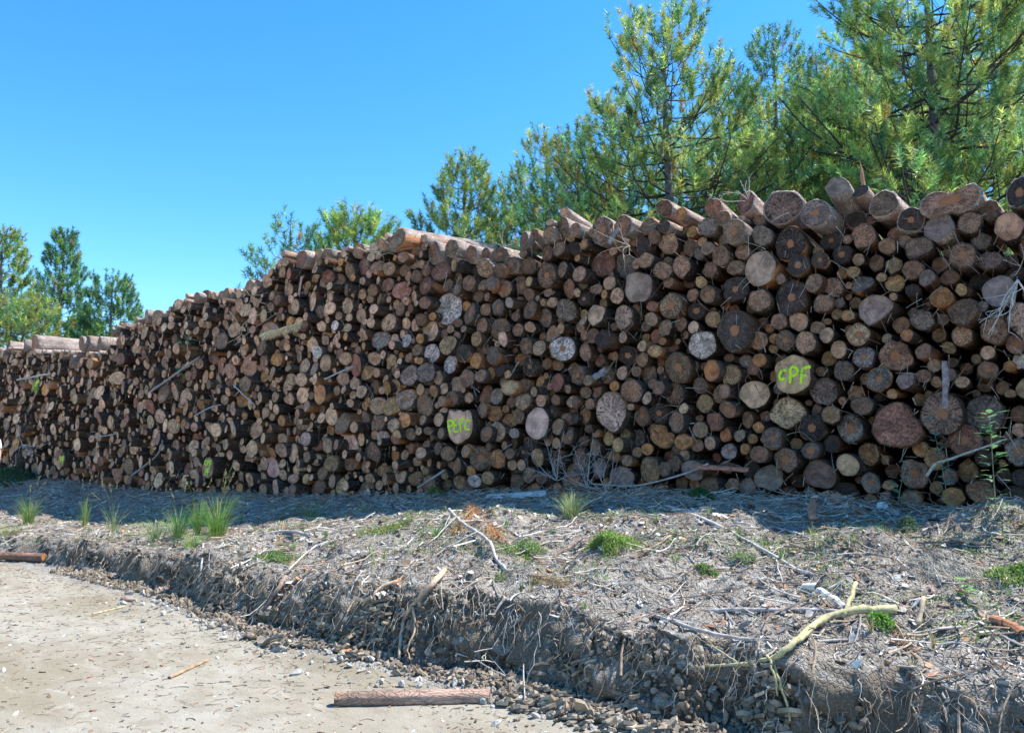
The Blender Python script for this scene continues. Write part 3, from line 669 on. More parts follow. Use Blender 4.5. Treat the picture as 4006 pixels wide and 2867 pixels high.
# ---- labels: size + colour + mark + where it lies from a log one can find at once
LAND = []
def landmark(ox, oy, sc, x, y, name, label):
    p, _ = on_face(ox + x / sc, oy + y / sc, -0.05)
    l = min(ONE, key=lambda l: math.hypot(l['s'] - p.x, l['z'] - p.z))
    LAND.append((l, name)); l['label'] = label
landmark(2820, 1060, 3.383, 950, 1370, 'the CPF log', 'large tan log end sprayed with the bright green letters CPF')
landmark(1660, 1520, 3.383, 470, 500, 'the PEFC log', 'lobed tan log end sprayed with the bright green letters PEFC')
landmark(2240, 1160, 3.383, 1720, 640, 'the white log', 'white weathered log end with a reddish split across its middle')
landmark(3400, 1520, 3.383, 370, 470, 'the triangular log', 'huge reddish triangular log end near the foot of the stack, on the right')
landmark(2240, 1160, 3.383, 510, 1530, 'the teardrop log', 'large teardrop shaped log end tapering to a point below')
landmark(2240, 720, 3.383, 870, 1365, 'the pale grey log', 'big smooth pale grey log end in the upper middle of the stack')
landmark(2240, 1520, 3.383, 1890, 440, 'the square log', 'squarish reddish log end with straight sides')
landmark(1660, 800, 3.383, 320, 1380, 'the striped whitish log', 'large whitish log end with pinkish saw stripes, above the PEFC log')
landmark(3400, 600, 3.383, 1060, 620, 'the forked double log', 'dark forked double log end lying across the top on the right')
landmark(1660, 1520, 3.383, 1490, 460, 'the tall pink log', 'tall oval pale pink log end, left of the teardrop log')
landmark(3400, 1060, 3.383, 1720, 270, 'the grey edge log', 'big round grey log end at the right edge of the photo')
landmark(3400, 1060, 3.383, 75, 500, 'the large pink log', 'large pinkish log end with rough dark bark showing along its side')
landmark(2820, 600, 3.383, 520, 1525, 'the smooth pale log', 'large smooth pale log end below the second grey log of the top row')
landmark(2820, 600, 3.383, 820, 710, 'the ringed top log', 'big brown log end with pale ring, standing in the top row')
landmark(1660, 1160, 3.383, 825, 1310, 'the salmon log', 'salmon coloured round log end above and right of the PEFC log')
landmark(2240, 1520, 3.383, 1190, 630, 'the split orange log', 'split orange log end with an uneven stepped outline')
landmark(2820, 1060, 3.383, 180, 790, 'the half blackened log', 'huge log end, brown above and black below, right of the white log')
landmark(3400, 1520, 3.383, 1530, 340, 'the wide checked log', 'wide grey log end with radial checks, low beside the right edge')
landmark(1660, 1160, 3.383, 1835, 690, 'the white ringed log', 'white log end with black checks around a brown heart')
landmark(1000, 800, 1.353, 745, 190, 'the orange peeled log', 'big brown log on the crest with its orange peeled side in the sun')
landmark(0, 800, 1.353, 1100, 1395, 'the twice sprayed log', 'brown log end low on the left sprayed green with two rows of letters')
landmark(0, 800, 1.353, 330, 1355, 'the far left sprayed log', 'small brown log end at far left sprayed with green letters PF')
landmark(1000, 800, 1.353, 530, 850, 'the oval salmon log', 'oval salmon pink log end left of the middle of the stack')
landmark(1000, 800, 1.353, 505, 1265, 'the low pink log', 'large pinkish oval log end low down, left of the PEFC log')
landmark(3400, 600, 3.383, 1990, 520, 'the dark corner log', 'dark log end with orange heart at the top right corner of the stack')
landmark(2820, 600, 3.383, 1540, 440, 'the raised grey log', 'grey log end tilted up above the top row, its orange side below')
WORDS = ['', 'one', 'two', 'three', 'four', 'five', 'six', 'seven', 'eight', 'nine', 'ten', 'eleven', 'twelve']
for l in ONE:
    if 'label' in l: continue
    r = math.sqrt(l['a'] * l['b'])
    sz = 'large' if r > .19 else ('medium' if r > .135 else 'small')
    feat = ', orange hearted' if 'h' in l['fl'] else (', cracked' if 'c' in l['fl'] else '')
    ref, nm = min(LAND, key=lambda q: math.hypot(q[0]['s'] - l['s'], q[0]['z'] - l['z']))
    dx, dz = l['s'] - ref['s'], l['z'] - ref['z']
    nx, nz = int(round(abs(dx) / .25)), int(round(abs(dz) / .25))
    parts = [f"{WORDS[min(nz, 12)]} {'up' if dz > 0 else 'down'}"] * (nz > 0) + [f"{WORDS[min(nx, 12)]} {'right' if dx > 0 else 'left'}"] * (nx > 0)
    where = f"{' and '.join(parts)} of {nm}" if parts else f"touching {nm}"
    l['lab'] = (sz, COLNAME[l['col']], feat, where)
from collections import defaultdict
same = defaultdict(list)
for l in ONE:
    if 'lab' in l: same[l['lab']].append(l)
for (sz, cn, feat, where), ls in same.items():
    ls.sort(key=lambda l: -l['z'])
    for i, l in enumerate(ls):
        pre = '' if len(ls) == 1 else (['upper ', 'lower '] if len(ls) == 2 else ['upper ', 'middle ', 'lower ', 'lowest '])[min(i, 3)]
        l['label'] = f"{pre}{sz} {cn} log{feat}, {where}"

LN = 2.15
def in_front(l): return Matrix.Rotation(l['yaw'], 3, 'Z') @ Matrix.Rotation(l['pit'], 3, 'X')

def stroke(mb, pts, w, y=-0.0045, rag=0.18, seed=0):
    g = np.random.default_rng(seed)
    P = spline([(x, 0, z) for x, z in pts], 5) if len(pts) > 2 else spline([(pts[0][0], 0, pts[0][1]), (pts[1][0], 0, pts[1][1])], 6)
    T = np.gradient(P, axis=0); T /= np.linalg.norm(T, axis=1)[:, None] + 1e-9
    N = np.stack([-T[:, 2], 0 * T[:, 0], T[:, 0]], -1)
    a = w * 0.5 * (1 + rag * g.uniform(-1, 1, len(P))); b = w * 0.5 * (1 + rag * g.uniform(-1, 1, len(P)))
    L_ = P + N * a[:, None]; R_ = P - N * b[:, None]; L_[:, 1] = R_[:, 1] = y
    # small rounded ends
    V = np.concatenate([L_, R_]); n = len(P)
    i = np.arange(n - 1)
    mb.add(V, np.stack([i, i + n, i + n + 1, i + 1], -1), (.55, .90, .02, .75))
    mist = P + 0; L2 = P + N * w; R2 = P - N * w; L2[:, 1] = R2[:, 1] = y + .001
    mb.add(np.concatenate([L2, R2]), np.stack([i, i + n, i + n + 1, i + 1], -1), (.55, .90, .02, .40))

LETTERS = {   # strokes in crop pixels: centre, then polylines
 'A': ((950, 1370, 260, 265), [[(865, 1315), (820, 1305), (782, 1340), (768, 1390), (788, 1425), (828, 1420), (845, 1402)],
       [(925, 1285), (920, 1400), (912, 1485)], [(925, 1290), (962, 1270), (1008, 1293), (1020, 1340), (985, 1380), (930, 1386)],
       [(1082, 1308), (1075, 1400), (1058, 1500)], [(1080, 1308), (1130, 1292), (1200, 1284)], [(1082, 1396), (1145, 1386)]]),
 'B': ((470, 500, 170, 240), [[(318, 420), (328, 500), (345, 592)], [(320, 428), (352, 412), (380, 436), (375, 482), (335, 502)],
       [(395, 425), (402, 485), (395, 545)], [(395, 425), (432, 408)], [(398, 482), (438, 486)], [(393, 545), (425, 572), (458, 556)],
       [(470, 420), (480, 490), (488, 575)], [(470, 424), (495, 402), (530, 398)], [(478, 464), (520, 455)],
       [(612, 440), (590, 420), (556, 445), (540, 500), (560, 542), (603, 546)]]),
 'C': ((400, 480, 75, 150), [[(378, 378), (362, 378), (354, 400), (362, 428), (380, 436)], [(390, 380), (388, 440)], [(388, 382), (402, 380), (406, 400), (390, 410)],
       [(420, 384), (426, 462)], [(418, 386), (442, 372)], [(424, 420), (442, 414)],
       [(382, 490), (376, 580)], [(380, 492), (398, 488), (400, 520), (380, 530)], [(408, 492), (404, 578)], [(408, 492), (432, 482)], [(406, 528), (428, 524)]]),
 'E': ((755, 610, 38, 100), [[(732, 560), (734, 640)], [(732, 562), (746, 564), (748, 590), (734, 598)], [(762, 556), (764, 640)], [(762, 558), (782, 556)], [(762, 596), (780, 594)]]),
}
bark_rest, cut_rest = MB(), MB()
for l in LOGS:
    l['yaw'], l['pit'] = pose(l, l['seed'])
    if l.get('one'):
        root = empty('pine_log', (l['s'], l['y'], l['z']), (l['pit'], 0, l['yaw']))
        tag(root, l['label'], 'log', 'cut logs in the stack')
        bk, ct = MB(), MB()
        tx, tz = log_geo(bk, ct, LN + random.uniform(-.1, .25), l, l['seed'], 44 if max(l['a'], l['b']) > .1 else 30, 8)
        bk.build('bark', M_BARK, root, True)
        co = ct.build('cut_face', M_CUT, root)
        for k in 'ABCE':
            if k in l['fl']:
                (cx, cy, hx, hy), strokes = LETTERS[k]
                mb = MB(); w = {'A': .030, 'B': .027, 'C': .024, 'E': .034}[k]
                for q, st in enumerate(strokes):
                    pts = [((x - cx) / hx * l['a'], (cy - y) / hy * l['b']) for x, y in st]
                    stroke(mb, pts, w, 0, seed=q)
                for q_, V in enumerate(mb.V): V[:, 1] = tx * V[:, 0] + tz * V[:, 2] - (0.007 if q_ % 2 == 0 else 0.0045) - .0001 * q_
                po = mb.build('painted_letters', M_PAINT, co)
    else:
        rot = in_front(l)
        d = -l['px']
        seg = 22 if l['px'] > 150 else 16
        log_geo(bark_rest, cut_rest, LN, l, l['seed'], seg, 3, (l['s'], l['y'], l['z']), rot)
stack = empty('log_stack', (-14, 0.3, 1.0))
tag(stack, 'long stack of smaller and farther cut pine logs filling the pile', 'log pile', kind='stuff')
tag(bark_rest.build('bark', M_BARK, stack, True), kind='stuff')
tag(cut_rest.build('cut_face', M_CUT, stack), kind='stuff')
for c_ in stack.children: c_.location = -stack.location

# row of logs added behind the first to make the gaps dark
def added_back_row():
    bk, ct = MB(), MB(); g = np.random.default_rng(5)
    r = 0.155; row = 0; z = 1.0 + r
    while z < 4.0:
        s = -30 + (row % 2) * r
        while s < 4.5:
            zb = float(np.interp(s, S_B, Z_B)); zt = float(np.interp(s, tops, topz)) - 0.35
            if zb + .05 < z < zt - r:
                rr = r * g.uniform(.86, 1.0)
                log_geo(bk, ct, 2.1, dict(a=rr, b=rr, fl='', col='bbt'[g.integers(3)]), int(g.integers(1e6)), 10, 2, (s + g.uniform(-.02, .02), 2.62 + g.uniform(-.1, .1), z))
            s += 2 * r
        z += r * 1.74; row += 1
    e = empty('dark_backing_logs', (-14, 3.0, 1.0))
    tag(e, 'backing row of pine logs added behind the front stack to darken its gaps', 'log pile', kind='stuff')
    for o in (bk.build('bark', M_BARK, e, True), ct.build('cut_face', M_CUT, e)):
        o.location = -e.location; tag(o, kind='stuff')
added_back_row()

# ------------------------------------------------------------------ trees
def batch_tri(mb, A, B, C, tint, look=(0, 0, 0)):
    n = len(A); V = np.stack([A, B, C], 1).reshape(-1, 3)
    mb.add(V, np.arange(3 * n).reshape(-1, 3), np.repeat(tint, 3, 0), None, look)

def unitv(v): return v / (np.linalg.norm(v, axis=-1, keepdims=True) + 1e-9)

PAL = {'dark': [(.12, .28, .085), (.070, .18, .085), (.24, .38, .08), (.09, .23, .11)],
       'light': [(.24, .44, .13), (.37, .50, .12), (.15, .33, .15), (.45, .50, .13)],
       'mixed': [(.18, .34, .11), (.31, .43, .10), (.10, .24, .11), (.42, .44, .11)]}

def pine(name, label, px, top_py, Y, reach, seed, pal='mixed', crown0=1.9, spacing=0.42, dens=1.0, needle=0.12, nn=26, lean=0.0, wide=.010, per=5, power=.8, gold=.03, group=None):
    g = np.random.default_rng(seed)
    px *= K; top_py *= K; reach *= 1.38; nn = int(nn * 1.35); needle *= 1.05; wide *= 1.75; dens *= 1.0; nn = int(nn * .9)
    d = ray(px, 1768); t = Y / d.dot(CF)
    base = EYEV + d * t
    bx, by = base.x, base.y
    dt = ray(px, top_py); tt = Y / dt.dot(CF)
    ztop = EYEV.z + dt.z * tt
    zb = gz(bx, by); H = ztop - zb
    r0 = 0.0135 * H + 0.025
    limb = MB(); nd = MB()
    zs = np.linspace(0, H, 16)
    wob = 0.05 * np.stack([np.sin(zs * .7 + seed), np.cos(zs * .9 + seed * 2)], -1) * (zs / H)[:, None]
    TP = np.stack([bx + wob[:, 0] + lean * zs, by + wob[:, 1], zb - .15 + zs], -1)
    TR = r0 * (1 - zs / H) ** .8 + .008
    tube(limb, TP, TR, 12, (.24, .22, .215, 1), rough=.08, seed=seed)
    def trunk_at(h): return np.array([np.interp(h, zs, TP[:, k]) for k in range(3)])
    shoots = []   # pos, dir, len
    h = crown0 + g.uniform(0, .3); az0 = g.uniform(0, 6.3)
    while h < H - 0.25:
        t = (h - crown0) / (H - crown0)
        nb = per if t < .75 else max(3, per - 1)
        az0 += 1.1
        for k in range(nb):
            if g.uniform() > (0.93 if t < .8 else 1): continue
            az = az0 + k * 2 * math.pi / nb + g.normal(0, .22)
            Lb = reach * (1 - t) ** power * g.uniform(.66, 1.12) + .22
            el = R(0) + R(27) * t ** 1.5 + g.normal(0, .09)
            dirv = np.array([math.cos(az) * math.cos(el), math.sin(az) * math.cos(el), math.sin(el)])
            m = 7; u = np.linspace(0, 1, m)
            side = np.array([-math.sin(az), math.cos(az), 0])
            BP = trunk_at(h)[None] + dirv[None] * (u * Lb)[:, None] + np.array([0, 0, 1])[None] * (Lb * (.20 * u ** 2.5 - .09 * np.sin(u * 3.1)))[:, None] + side[None] * (g.normal(0, .06) * Lb * u ** 2)[:, None]
            BP[1:-1] += g.normal(0, .018 * Lb, (m - 2, 3))
            rb = (.0088 * Lb + .005) * (1 - .75 * u)
            tube(limb, BP, rb, 5, (.10, .09, .085, 1), cap=False)
            def add_shoots(P, frac0, n, ln):
                for q in range(n):
                    uu = g.uniform(frac0, 1) if q else 1.0
                    i = min(int(uu * (len(P) - 1)), len(P) - 2); f = uu * (len(P) - 1) - i
                    p = P[i] * (1 - f) + P[i + 1] * f
                    tn = unitv(P[i + 1] - P[i])
                    dd = unitv(tn * (1.0 if q == 0 else .7) + np.array([0, 0, .75]) + g.normal(0, .25, 3) * (0.4 if q == 0 else 1))
                    shoots.append((p, dd, ln * g.uniform(.7, 1.2)))
            add_shoots(BP, .62, 2, .30)
            nsub = int((2.6 + Lb * 3.3) * dens)
            for q in range(nsub):
                uu = g.uniform(.28, .97); i = min(int(uu * (m - 1)), m - 2); f = uu * (m - 1) - i
                p = BP[i] * (1 - f) + BP[i + 1] * f
                tn = unitv(BP[i + 1] - BP[i]); sg = 1 if q % 2 else -1
                dd = unitv(tn * .8 + side * sg * g.uniform(.5, 1.1) + np.array([0, 0, g.uniform(-.05, .5)]))
                Ls = (0.16 + .42 * Lb * (1 - uu)) * g.uniform(.6, 1.2)
                v = np.linspace(0, 1, 4)
                SP = p[None] + dd[None] * (v * Ls)[:, None] + np.array([0, 0, 1])[None] * (.28 * Ls * v ** 2)[:, None]
                tube(limb, SP, (.004 + .006 * Ls) * (1 - .6 * v), 3, (.11, .095, .085, 1), cap=False)
                add_shoots(SP, .55, 1 + int(Ls * 3.4 * dens), .27)
        h += spacing * g.uniform(.8, 1.2) * (1 - .35 * t)
    # leader
    for q in range(11):
        shoots.append((trunk_at(H - .10 * q - .06), unitv(np.array([g.normal(0, .35), g.normal(0, .35), 1.0]) if q else np.array([0, 0, 1.0])), .34))
    P = np.array([s[0] for s in shoots]); D = np.array([s[1] for s in shoots]); Ln = np.array([s[2] for s in shoots])
    n = len(P)
    cols = np.array(PAL[pal])[g.integers(0, 4, n)] * g.uniform(.55, 1.45, (n, 1))
    gd = g.uniform(size=n) < gold
    cols[gd] = np.array((.40, .24, .05)) * g.uniform(.7, 1.2, (gd.sum(), 1))
    # each shoot: a brush of needles
    t = g.uniform(0, 1, (n, nn)); t = t ** .8
    base = P[:, None] + D[:, None] * (t * Ln[:, None])[..., None]
    rv = unitv(g.normal(0, 1, (n, nn, 3)))
    perp = unitv(rv - (rv * D[:, None]).sum(-1, keepdims=True) * D[:, None])
    ang = g.uniform(.6, 1.35, (n, nn, 1)) * (1.1 - .35 * t[..., None])
    nd_dir = unitv(D[:, None] * np.cos(ang) + perp * np.sin(ang) + np.array([0, 0, -.06]))
    ln = needle * g.uniform(.75, 1.2, (n, nn, 1))
    wv = unitv(np.cross(nd_dir, g.normal(0, 1, (n, nn, 3)))) * wide * .5
    A = (base - wv).reshape(-1, 3); B = (base + wv).reshape(-1, 3); C = (base + nd_dir * ln).reshape(-1, 3)
    tint = np.repeat(np.concatenate([cols, np.ones((n, 1))], 1), nn, 0) * np.concatenate([g.uniform(.8, 1.25, (n * nn, 1)) * np.ones((1, 3)), np.ones((n * nn, 1))], 1)
    batch_tri(nd, A, B, C, tint)
    root = empty(name, (bx, by, zb))
    tag(root, label, 'pine tree', group or 'pines behind the log stack')
    for o in (limb.build('trunk', M_LIMB, root, True), nd.build('crown', M_NEEDLE, root)):
        o.location = -root.location
    return n

T_ = [
 ('tall dark pine with upswept tufted boughs rising above the middle of the stack', 1495, -45, 15.5, 2.9, 11, dict(pal='mixed', spacing=.44, per=5, power=.78, crown0=1.8, nn=34, wide=.009, dens=1.1)),
 ('tallest pine with a bare grey trunk, nearest the right edge of the photo', 2128, -330, 15.0, 3.4, 12, dict(pal='light', spacing=.40, nn=32, power=.6, wide=.009, dens=1.25, lean=-.01)),
 ('pointed pine between the tallest pine and the dark tufted one', 1745, 8, 20.5, 2.3, 13, dict(pal='dark', spacing=.42, power=.8)),
 ('light green bushy pine standing in front of the pointed pine', 1900, 130, 18.0, 3.0, 14, dict(pal='light', spacing=.40, dens=1.15)),
 ('slender pine whose tip shows left of the tallest pine', 1850, 65, 24, 2.4, 15, dict(pal='dark', spacing=.42)),
 ('broad pine filling the gap left of the tallest trunk', 2000, -120, 21, 3.0, 16, dict(pal='mixed', spacing=.42)),
 ('pine cut by the right edge of the photo behind the tallest one', 2290, -260, 19, 3.2, 17, dict(pal='light', spacing=.42)),
 ('pale green pine just left of the tall dark pine', 1365, 165, 20, 2.3, 18, dict(pal='light', spacing=.42, dens=1.0)),
 ('leaning bushy pine at the left end of the right-hand grove', 1215, 275, 21, 2.2, 19, dict(pal='mixed', spacing=.42, power=.7)),
 ('light green pine right behind the tall dark pine', 1635, 120, 20.5, 2.2, 20, dict(pal='light', spacing=.40, dens=1.1)),
 ('lone pine with sky on both sides behind the big peeled log', 1022, 322, 20.5, 2.2, 21, dict(pal='mixed', spacing=.34, dens=1.4, power=.85)),
 ('low dark pine between the lone pine and the right-hand grove', 1120, 395, 24, 2.0, 22, dict(pal='dark', spacing=.42)),
 ('small bushy pine top peeping over the crest of the stack', 772, 462, 19, 1.6, 23, dict(pal='light', spacing=.30, dens=1.7, power=.6)),
 ('sparse little pine with blue sky between its boughs', 632, 466, 17.5, 1.5, 24, dict(pal='dark', spacing=.42, dens=.85, per=4)),
 ('dark conical pine on the left, second from the left edge', 112, 500, 29, 1.45, 25, dict(pal='dark', dens=1.35, spacing=.36, wide=.013, needle=.13, power=.95)),
 ('pine cut by the left edge of the photo', -25, 500, 26, 1.2, 26, dict(pal='mixed', dens=1.3, spacing=.36, wide=.013, power=.6)),
 ('small pine above the left part of the stack, third from the left', 232, 612, 27, 1.25, 27, dict(pal='dark', dens=1.3, spacing=.36, wide=.013, power=.6)),
 ('low yellow-green pine at the foot of the left-hand trees', 38, 655, 24, 1.0, 28, dict(pal='mixed', spacing=.36, dens=1.2, power=.5)),
 ('low light green pine behind the left trees, its top just over the logs', 170, 705, 31, 1.3, 29, dict(pal='mixed', spacing=.36, dens=1.1, power=.5, wide=.014)),
 ('dense light green pine low behind the log with the raised end', 1780, 250, 17.5, 2.6, 30, dict(pal='light', spacing=.36, dens=1.2, power=.5)),
 ('dense pine low behind the forked double log', 2075, 190, 19, 3.0, 31, dict(pal='light', spacing=.36, dens=1.2, power=.5)),
 ('low bluish pine at the left foot of the tall dark pine', 1290, 350, 18, 2.3, 32, dict(pal='dark', spacing=.36, dens=1.1, power=.5)),
 ('low green pine filling in behind the tall dark trunk', 1580, 290, 18.5, 2.4, 33, dict(pal='light', spacing=.36, dens=1.2, power=.5)),
 ('far dark pine glimpsed through the right-hand grove', 1960, 60, 27, 3.0, 34, dict(pal='dark', spacing=.42, wide=.013)),
 ('far pine glimpsed between the trunks at the right edge', 2200, -60, 26, 3.2, 35, dict(pal='dark', spacing=.42, wide=.013)),
]
nsh = 0
for lab, x, ty, Y, reach, sd, kw in T_:
    nsh += pine('pine_tree', lab, x, ty, Y, reach, sd, **kw)
print('shoots', nsh)
# dead leaning snag standing up behind the top row
def snag():
    p, _ = on_face(1912 * K, 405 * K, 0.5); q, _ = on_face(1908 * K, 357 * K, 0.5)
    mb = MB(); P = np.linspace(np.array(p) - (0, 0, .3), np.array(q), 7); P[:, 0] += [0, .005, .012, .008, .0, -.004, -.012]
    tube(mb, P, [.035, .034, .032, .026, .022, .014, .003], 7, (.34, .17, .10, 1), rough=.2, seed=3)
    tag(mb.build('broken_branch', M_CHIP), 'pointed reddish splinter of wood sticking up behind the top row', 'branch')
snag()

# ------------------------------------------------------------------ litter
def batch_tubes(mb, P, rad, seg, tint):
    """P (N,m,3), rad (N,m)"""
    N, m, _ = P.shape
    T = unitv(np.gradient(P, axis=1))
    up = np.where(np.abs(T[:, :1, 2:3]) < .85, np.array([.1, .2, 1.0]), np.array([1.0, .1, .05])) * np.ones((N, m, 3))
    A = unitv(np.cross(T, up)); B = np.cross(A, T)
    th = np.arange(seg) * 2 * math.pi / seg
    V = P[:, :, None] + rad[:, :, None, None] * (np.cos(th)[:, None] * A[:, :, None] + np.sin(th)[:, None] * B[:, :, None])
    V = V.reshape(-1, 3)
    b = (np.arange(N) * m * seg)[:, None, None]; i = (np.arange(m - 1) * seg)[None, :, None]; j = np.arange(seg)[None, None]; k = (j + 1) % seg
    F = np.stack([b + i + j, b + i + k, b + i + seg + k, b + i + seg + j], -1).reshape(-1, 4)
    mb.add(V, F, np.repeat(tint, m * seg, 0))

def pick(g, cols, n, j=.25):
    c = np.array(cols)[g.integers(0, len(cols), n)] * g.uniform(1 - j, 1 + j, (n, 1))
    return np.concatenate([c, np.ones((n, 1))], 1)

WOODC = [(.38, .35, .31), (.50, .46, .40), (.34, .28, .21), (.27, .18, .12), (.17, .14, .12), (.56, .52, .46), (.36, .28, .19), (.14, .11, .09)]

def lie(x, y): return ground(x, -y)

def twigs(name, label, N, l0, l1, r0, r1, area, seed, cols=WOODC, lift=1.0, m=5, curve=.25, seg=3, cat='twigs'):
    g = np.random.default_rng(seed)
    x, y = area(g, N)
    az = g.uniform(0, 2 * math.pi, N); L = np.exp(g.uniform(math.log(l0), math.log(l1), N)); r = g.uniform(r0, r1, N)
    u = np.linspace(-.5, .5, m)
    cv = g.normal(0, curve, N)[:, None] * (u[None] ** 2) * 4 * L[:, None]
    X = x[:, None] + np.cos(az)[:, None] * u * L[:, None] - np.sin(az)[:, None] * cv
    Y = y[:, None] + np.sin(az)[:, None] * u * L[:, None] + np.cos(az)[:, None] * cv
    Z = lie(X, Y)
    Zc = Z.mean(1, keepdims=True); Z = .45 * Z + .55 * np.maximum(Z, Zc) + r[:, None] + g.uniform(0, .018, N)[:, None] * lift + g.uniform(-1, 1, N)[:, None] * u * np.minimum(.5 * L[:, None], .05) * lift
    mb = MB(); batch_tubes(mb, np.stack([X, Y, Z], -1), r[:, None] * np.linspace(1, .45, m)[None] * np.ones((N, 1)), seg, pick(g, cols, N))
    tag(mb.build(name, M_TWIG), label, cat, kind='stuff')

def bank_area(g, N):
    s = 1.6 - 24 * g.uniform(0, 1, N) ** 1.7
    qc = np.interp(s, S_C, Q_C)
    return s, -(qc + .12) * g.uniform(0.0, 1, N)
def foot_area(g, N):
    s = 1.6 - 24 * g.uniform(0, 1, N) ** 1.5
    return s, -np.abs(g.normal(.35, .55, N)) - .02
def track_area(g, N):
    s = 1.0 - 18 * g.uniform(0, 1, N) ** 1.3
    qc = np.interp(s, S_C, Q_C)
    return s, -(qc + .62 + 4.5 * g.uniform(0, 1, N) ** 1.3)
def toe_area(g, N):
    s = 1.0 - 10 * g.uniform(0, 1, N) ** 1.5
    qc = np.interp(s, S_C, Q_C)
    return s, -(qc + .42 + np.abs(g.normal(0, .20, N)))

twigs('twig_litter', 'fine twigs and needles strewn over the whole bank', 30000, .03, .19, .0018, .0044, bank_area, 41)
twigs('fallen_twigs', 'longer grey twigs lying across the bank', 1900, .18, .75, .003, .009, bank_area, 42, m=8, curve=.18, seg=4, lift=1.6)
twigs('twig_heap', 'tangle of thin twigs along the foot of the stack', 3400, .12, .7, .002, .005, foot_area, 43, m=6, lift=3.5, cols=WOODC[:4])
twigs('track_debris', 'dark needles and splinters scattered on the track', 6500, .015, .13, .0012, .0032, track_area, 44, cols=[(.16, .12, .09), (.22, .13, .08), (.30, .24, .16), (.12, .10, .08), (.36, .30, .22)], lift=.2)

def chips(name, label, N, a0, a1, area, seed, cols, cat, thick=.12, mat=None, tiltmax=.5, up=0.0, dip=None, off=None):
    g = np.random.default_rng(seed)
    x, y = area(g, N)
    size = np.exp(g.uniform(math.log(a0), math.log(a1), N)); el = g.uniform(.9, 2.6, N)
    k = 6; th = np.arange(k) * 2 * math.pi / k
    rr = g.uniform(.65, 1.15, (N, k))
    U = np.cos(th)[None] * rr * (size * el)[:, None] * .5; W = np.sin(th)[None] * rr * size[:, None] * .5
    h = size * thick * g.uniform(.6, 1.6, N) + .0012
    top = np.stack([U, W, h[:, None] * g.uniform(.3, .7, (N, k))], -1); bot = np.stack([U * .93, W * .93, -h[:, None] * .5 * np.ones((N, k))], -1)
    Vl = np.concatenate([top, bot], 1)
    if thick > .3:
        hh = h[:, None] * g.uniform(.5, 1.2, (N, k))
        top = np.stack([U * g.uniform(.25, .75, (N, k)), W * g.uniform(.25, .75, (N, k)), hh], -1)
        mid = np.stack([U, W, h[:, None] * g.uniform(-.2, .35, (N, k))], -1)
        bot = np.stack([U * .6, W * .6, -hh * .7], -1)
        Vl = np.concatenate([top, mid, bot], 1)
    az = g.uniform(0, 6.3, N); ti = g.normal(0, tiltmax, N); ti2 = g.normal(0, tiltmax, N)
    if dip is not None: az = g.normal(0, .9, N); ti = g.normal(-.25, .30, N); ti2 = g.normal(.34, .26, N)
    def rot(axis, a):
        c, s = np.cos(a), np.sin(a); M = np.zeros((N, 3, 3)); M[:, 0, 0] = M[:, 1, 1] = M[:, 2, 2] = 1
        i, j = [(1, 2), (0, 2), (0, 1)][axis]
        M[:, i, i] = c; M[:, j, j] = c; M[:, i, j] = -s; M[:, j, i] = s
        return M
    Rm = rot(2, az) @ rot(1, ti) @ rot(0, ti2) if dip is None else rot(1, ti2) @ rot(0, ti) @ rot(2, az)
    V = np.einsum('nij,nkj->nki', Rm, Vl)
    z = lie(x, y) + h * .3 + up * g.uniform(0, 1, N)
    if off is not None: y = y + off(g, x, y, N)
    V = V + np.stack([x, y, z], -1)[:, None]
    R_n = Vl.shape[1] // k
    b = (np.arange(N) * R_n * k)[:, None]
    j = np.arange(k)[None]; kk = (j + 1) % k
    side = np.concatenate([np.stack([b + o * k + j, b + o * k + k + j, b + o * k + k + kk, b + o * k + kk], -1).reshape(-1, 4) for o in range(R_n - 1)])
    capt = b + np.arange(k)[None]; capb = b + (R_n - 1) * k + np.arange(k)[::-1][None]
    mb = MB(); mb.add(V.reshape(-1, 3), [side, capt, capb], np.repeat(pick(g, cols, N), R_n * k, 0))
    tag(mb.build(name, mat or M_CHIP), label, cat, kind='stuff')

def face_bits():
    g = np.random.default_rng(47); N = 3800
    s = 1.2 - 26 * g.uniform(0, 1, N) ** 1.25
    zb = np.interp(s, S_B, Z_B); zt = np.interp(s, tops, topz)
    z = zb + (zt - zb) * g.uniform(.02, .97, N); y0 = g.uniform(-.17, -.03, N)
    m = 5; u = np.linspace(0, 1, m); L = np.exp(g.uniform(math.log(.04), math.log(.28), N))
    a = g.uniform(-math.pi, math.pi, N); a = np.where(g.uniform(size=N) < .55, -math.pi / 2 + g.normal(0, .6, N), a)
    X = s[:, None] + np.cos(a)[:, None] * u * L[:, None] + g.normal(0, .12, N)[:, None] * L[:, None] * u ** 2
    Z = z[:, None] + np.sin(a)[:, None] * u * L[:, None] - .15 * L[:, None] * u ** 2
    Y = y0[:, None] - g.uniform(-.3, .5, N)[:, None] * L[:, None] * u + np.zeros((1, m))
    Z = np.maximum(Z, zb[:, None] + .02)
    mb = MB(); batch_tubes(mb, np.stack([X, Y, Z], -1), g.uniform(.0014, .006, N)[:, None] ** 1.0 * np.linspace(1, .5, m)[None], 3, pick(g, [(.36, .30, .24), (.24, .17, .12), (.44, .38, .30), (.16, .11, .08), (.30, .16, .09)], N))
    tag(mb.build('hanging_twigs', M_TWIG), 'twigs and shreds of bark caught between the log ends', 'twigs', kind='stuff')
face_bits()

